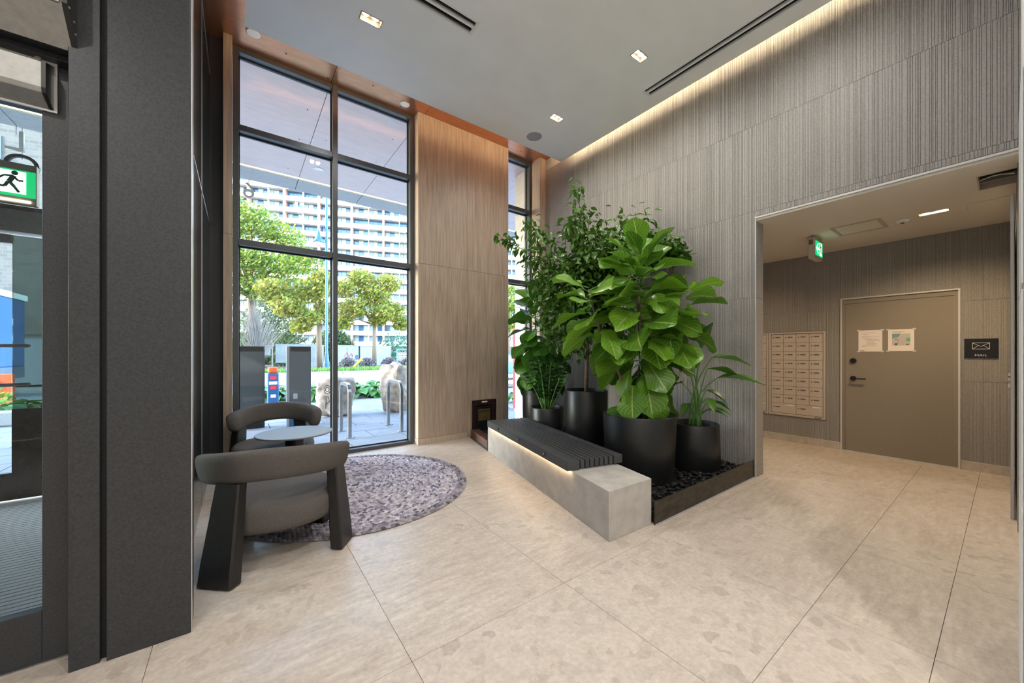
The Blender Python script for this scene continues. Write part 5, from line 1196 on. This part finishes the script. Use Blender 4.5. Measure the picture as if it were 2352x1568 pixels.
# bare pale shrub with many upright twigs
t = thing('bare_shrub', 'leafless pale shrub with a fan of fine upright twigs', 'shrub', (1.05, 34.0, 0)); rb = random.Random(6); m = MB()
for i in range(170):
    a = rb.uniform(0, 2*PI); sp2 = abs(rb.gauss(0, 1))*0.6; h = rb.uniform(3.2, 6.0)*(1-0.12*sp2); dx, dy = math.cos(a)*sp2*2.1, math.sin(a)*sp2*0.8
    p1 = Vector((dx*0.30 + rb.uniform(-.1,.1), dy*0.25, h*0.42)); p2 = Vector((dx*0.66 + rb.uniform(-.15,.15), dy*0.62, h*0.74)); p3 = Vector((dx, dy, h)); m.tube([(dx*0.06,dy*0.05,1.0), p1, p2, p3], [0.022,0.015,0.010,0.004], 4)
    q = p2 + Vector((rb.uniform(-.5,.5), rb.uniform(-.3,.3), rb.uniform(.5,1.0))); m.tube([p1, p1.lerp(q, 0.5)+Vector((rb.uniform(-.1,.1),0,0.1)), q], [0.012,0.008,0.003], 3)
o = obj('twigs', m, 'greybark', t); o['kind'] = 'stuff'; obj('stump', MB().tube([(0,0,0),(0,0,1.15)], [0.28,0.20], 10), 'greybark', t)
# lamp post
t = thing('lamp_post', 'tall blue street lamp post with a hanging bell lantern', 'street lamp', (6.05, 35.2, 0))
obj('base', MB().lathe([(0.26,0),(0.26,0.5),(0.20,0.7),(0.16,1.3),(0.12,1.5)], 16), 'lampblue', t, smooth=False); obj('shaft', MB().lathe([(0.12,1.5),(0.09,16.5)], 14), 'lampblue', t)
obj('bracket', MB().tube([(0,0,11.8),(-0.25,0,12.3),(-0.6,0,12.2),(-0.62,0,11.9)], 0.04, 8), 'lampblue', t)
ln = obj('lantern', MB().lathe([(0.03,1.0),(0.10,0.85),(0.16,0.55),(0.36,0.20),(0.42,0.0),(0.40,-0.03)], 20, (-0.62,0,10.9)), 'lampblue', t, smooth=True); obj('lens', MB().lathe([(0.34,-0.04),(0.22,-0.28),(0.02,-0.32)], 18, (-0.62,0,10.9)), 'white', ln)
# hoarding with graffiti, pale cabinets, green fence, hydrant
t = thing('hoarding', 'grey tarp hoarding with black flower graffiti beyond the road', 'hoarding', (1.6, 38.0, 0))
obj('tarp', MB().box(0.9,-0.03,0.55,4.0,0.03,2.2), 'hoard', t); obj('tarp', MB().box(-0.6,-0.03,1.2,0.55,0.03,2.1), 'hoard', t)
for x in (-0.7, 0.68, 4.1): obj('post', MB().tube([(x,0.08,0),(x,0.08,2.3)], 0.05, 8), 'greybark', t)
m = MB()
for (cx, cz) in ((2.35,1.60),(2.05,1.22),(2.65,1.22)): m.tube([(cx+0.24*math.cos(k*PI/8), -0.045, cz+0.24*math.sin(k*PI/8)) for k in range(17)], 0.03, 5)
m.tube([(2.35,-0.045,1.15),(2.35,-0.045,0.70)], 0.03, 5); m.tube([(2.0,-0.045,0.82),(2.2,-0.045,0.98),(2.35,-0.045,0.85),(2.6,-0.045,0.98),(2.85,-0.045,0.80)], 0.03, 5); m.tube([(2.8,-0.045,1.75),(2.95,-0.045,1.5),(3.1,-0.045,1.8),(3.2,-0.045,1.4)], 0.03, 5)
obj('graffiti', m, 'signblack', t)
for (x0, x1, lab) in ((5.2, 7.1, 'pale utility cabinet behind the dark trunk and lamp post'), (8.2, 10.6, 'pale utility cabinet with pink scrawl and dark vents'), (10.75, 14.2, 'longest pale utility cabinet behind the grey trunk')):
    t = thing('utility_cabinet', lab, 'utility cabinet', ((x0+x1)/2, 43.5, 0), group='pale utility cabinets across the road'); w = (x1-x0)/2
    obj('body', MB().box(-w,-0.6,0.1,w,0.6,2.15), 'utility', t, bevel=0.03); obj('plinth', MB().box(-w-0.05,-0.65,0,w+0.05,0.65,0.1), 'kerb', t); obj('lid', MB().box(-w-0.05,-0.66,2.151,w+0.05,0.65,2.25), 'utility', t)
    obj('door_seam', MB().box(-0.02,-0.612,0.2,0.02,-0.6005,2.05), 'bldframe', t)
    if 'pink' in lab: obj('scrawl', MB().tube([(-0.3,-0.62,1.0),(0.0,-0.62,1.5),(0.2,-0.62,0.95),(0.45,-0.62,1.4),(0.6,-0.62,1.0)], 0.06, 5), 'pinkpaint', t); obj('vent', MB().box(0.85,-0.615,0.7,1.15,-0.6005,1.2), 'bldframe', t)
t = thing('garden_fence', 'green railed fence with white lattice beside the cabinets', 'fence', (16.6, 41.5, 0))
for x in (-2.2, 0.4, 3.0): obj('post', MB().box(x-0.06,-0.06,0,x+0.06,0.06,1.9), 'fence', t)
for z in (0.9, 1.78): obj('rail', MB().box(-2.3,-0.04,z,3.1,0.04,z+0.12), 'fence', t)
for i in range(17): obj('lattice_slat', MB().box(-2.1+i*0.15,-0.07,0.5,-2.05+i*0.15,-0.045,1.45), 'bldwhite', t)
for z in (0.7, 0.95, 1.2, 1.4): obj('lattice_rail', MB().box(-2.15,-0.075,z,0.4,-0.0705,z+0.05), 'bldwhite', t)
t = thing('yellow_marker', 'leaning yellow post on the grass verge', 'marker', (8.0, 34.8, 0)); obj('shaft', MB().tube([(0,0,0),(0.75,0,0.75)], 0.09, 8), 'yellow', t); obj('cap', MB().tube([(0.75,0,0.75),(0.85,0,0.85)], 0.14, 8), 'yellow', t)
# ---- apartment block
AB = thing('apartment_block', 'long white balconied apartment block with pink brick piers', 'building', (13.2, 105.7, 0), -math.radians(22))
SP = 7.72; FH = 2.77; U0 = -4.30 - SP*3; Z0 = 40.4 - FH*14
par = MB().box(0.28,-0.9,-1.15,SP-0.28,-0.75,0.0).mesh('parapet'); win = {}
for kind in range(3):
    f = MB(); g = MB(); cpanels = MB(); n = 6
    for i in range(n+1): x = 0.35 + (SP-0.75)*i/n; f.box(x-0.05,0.42,0,x+0.05,0.5,1.6)
    f.box(0.3,0.42,1.52,SP-0.3,0.5,1.62)
    for i in range(n):
        a, b = 0.40+(SP-0.75)*i/n, 0.30+(SP-0.75)*(i+1)/n
        (cpanels if random.Random(kind*7+i).random() < (0.4, 0.2, 0.55)[kind] else g).box(a,0.46,-0.3,b,0.49,1.52)
    win[kind] = (f.mesh('window'), g.mesh('pane'), cpanels.mesh('curtain'))
slab = MB().box(0.0,-0.95,-0.14,SP,1.2,0.0).mesh('floor_slab'); divm = MB().box(SP*0.52-0.06,-0.7,-0.9,SP*0.52+0.06,0.5,1.6).mesh('divider')
obj('rear_wall', MB().box(U0, 1.2, 0, U0+SP*13, 12, Z0+FH*19), 'bldgrey', AB)
rr2 = random.Random(77)
for c in range(13):
    obj('brick_pier', MB().box(U0+SP*c-0.26,-1.25,0,U0+SP*c+0.26,1.0,Z0+FH*18.6), 'bldbrick', AB)
    for r in range(1, 19):
        z = Z0 + FH*r
        if c >= 8 and r > 13: continue
        link('parapet', par, 'bldwhite', AB, (U0+SP*c, 0, z)); link('floor_slab', slab, 'bldwhite', AB, (U0+SP*c, 0, z-1.0))
        k = rr2.randrange(3); w = link('window', win[k][0], 'bldframe', AB, (U0+SP*c, 0, z)); link('pane', win[k][1], 'bldglass', w); link('curtain', win[k][2], 'bldcurtain', w)
        link('divider', divm, 'bldwhite', AB, (U0+SP*c, 0, z))
# ---- brick building, barriers and truck beyond the entrance
bk = thing('brick_building', 'pale grey brick building with small dark framed windows beyond the entrance', 'building', (-8.4, 25.5, 0), -math.radians(14))
obj('wall', MB().box(-14, 0, 2.2, 5.2, 6, 22), 'brick', bk); obj('base', MB().box(-14, 0.2, 0, 5.2, 6, 2.2), 'bldgrey', bk)
for (x, z) in ((-0.2, 9.6), (-0.2, 6.9), (-3.4, 9.6), (-3.4, 6.9), (-0.2, 12.4), (-3.4, 12.4), (2.8, 9.6), (2.8, 6.9), (2.8, 12.4)):
    f = MB(); 
    for (a,b,c,d) in ((-0.5,-0.43,0,1.0),(0.43,0.5,0,1.0),(-0.43,0.43,0,0.07),(-0.43,0.43,0.93,1.0),(-0.03,0.03,0.07,0.93)): f.box(x+a,-0.06,z+c,x+b,0.02,z+d)
    w = obj('window', f, 'bldframe', bk); obj('pane', MB().box(x-0.43,-0.02,z+0.07,x+0.43,0.0,z+0.93), 'bldglass', w)
t = thing('truck', 'blue box truck parked beyond the orange barriers', 'truck', (-6.95, 20.6, 0)); obj('cargo_box', MB().box(-3.2,-1.1,0.9,0.55,1.1,3.3), 'bluepaint', t, bevel=0.04); obj('roof_rail', MB().box(-3.25,-1.15,3.301,0.6,1.15,3.5), 'bldwhite', t); obj('corner_trim', MB().box(0.551,-1.13,0.9,0.62,-1.0,3.3), 'bldwhite', t); obj('chassis', MB().box(-3.1,-0.9,0.5,0.6,0.9,0.899), 'bldframe', t)
for x in (-2.4, -0.4):
    for y in (-1.0, 1.0): obj('wheel', MB().tube([(x,y-0.13,0.48),(x,y+0.13,0.48)], 0.48, 18), 'tyre', t)
def barrier(x, y, label, z=0.0):
    t = thing('road_barrier', label, 'barrier', (x, y, z), group='orange water filled road barriers'); m = MB(); pf = [(-0.28,0),(-0.28,0.12),(-0.12,0.35),(-0.10,0.95),(0.10,0.95),(0.12,0.35),(0.28,0.12),(0.28,0)]
    m.loft([[(-0.8, p[0], p[1]) for p in pf], [(0.8, p[0], p[1]) for p in pf]]); obj('body', m, 'orange', t, bevel=0.02)
    for q in (-0.5, 0.0, 0.5): obj('slot', MB().box(q-0.08,-0.16,0.55,q+0.08,-0.1005,0.80), 'signblack', t)
for k, (x, y) in enumerate(((-5.5,15.3),(-7.2,15.3),(-8.9,15.3))): barrier(x, y, 'orange plastic road barrier beyond the entrance plants', -0.1)
for (x, y) in ((-2.6, 13.1), (-4.6, 13.3), (-5.9, 12.9), (-1.7, 12.7)): shrub('planter_shrub', 'bright green low shrub outside the entrance door', x, y, 0.6, 0.5, 0.75, 260, GY, int(x*100+y*77), 0.09)['group'] = 'green shrubs outside the entrance'
o = obj('planter_wall', MB().box(-3.0,-0.12,0,1.3,0.12,0.28), 'panel', None, loc=(-3.3, 11.35, 0), bevel=0.03); tag(o, 'low grey planter wall outside the entrance', 'planter wall')
# ---- seen through the narrow window
t = thing('parked_car', 'blue car passing on the road behind the narrow window', 'car', (12.4, 17.2, -0.1)); 
bd = [(-2.1,0.35),(-2.1,0.8),(-1.3,0.95),(-0.7,1.42),(0.9,1.42),(1.5,0.98),(2.15,0.86),(2.15,0.35)]
m = MB(); m.loft([[(p[0],-0.85,p[1]) for p in bd],[(p[0],0.85,p[1]) for p in bd]]); obj('body', m, 'carblue', t, bevel=0.05, seg=3)
obj('side_window', MB().add([(-1.1,-0.905,0.98),(-0.62,-0.905,1.34),(0.82,-0.905,1.34),(1.25,-0.905,1.0)], [(0,3,2,1)]), 'bldglass', t)
for x in (-1.35, 1.4):
    for y in (-0.82, 0.82): obj('wheel', MB().tube([(x,y-0.1,0.33),(x,y+0.1,0.33)], 0.33, 18), 'tyre', t)
t = thing('red_banner_post', 'red post with a vertical strip of writing by the narrow window', 'banner', (5.42, 7.2, 0)); obj('strip', MB().box(-0.05,-0.015,0.05,0.05,0.015,2.0), 'redpaint', t); obj('base', MB().box(-0.12,-0.12,0,0.12,0.12,0.05), 'steel', t)
m = MB(); [m.box(-0.028,-0.018,0.25+i*0.075,0.028,-0.0155,0.25+i*0.075+0.048) for i in range(22)]; obj('print', m, 'signblack', t)
t = thing('traffic_signal', 'yellow traffic signal head on a grey pole across the road', 'traffic light', (25.4, 31.2, 0)); obj('pole', MB().tube([(0,0,0),(0,0,5.6)], 0.09, 10), 'steel', t)
hd_ = obj('housing', MB().box(-0.42,-0.2,4.5,0.42,0.1,5.9), 'yellow', t, bevel=0.05); [obj('lens', MB().tube([(0,-0.2,4.78+0.42*i),(0,-0.24,4.78+0.42*i)], 0.16, 14), 'signblack', hd_) for i in range(3)]
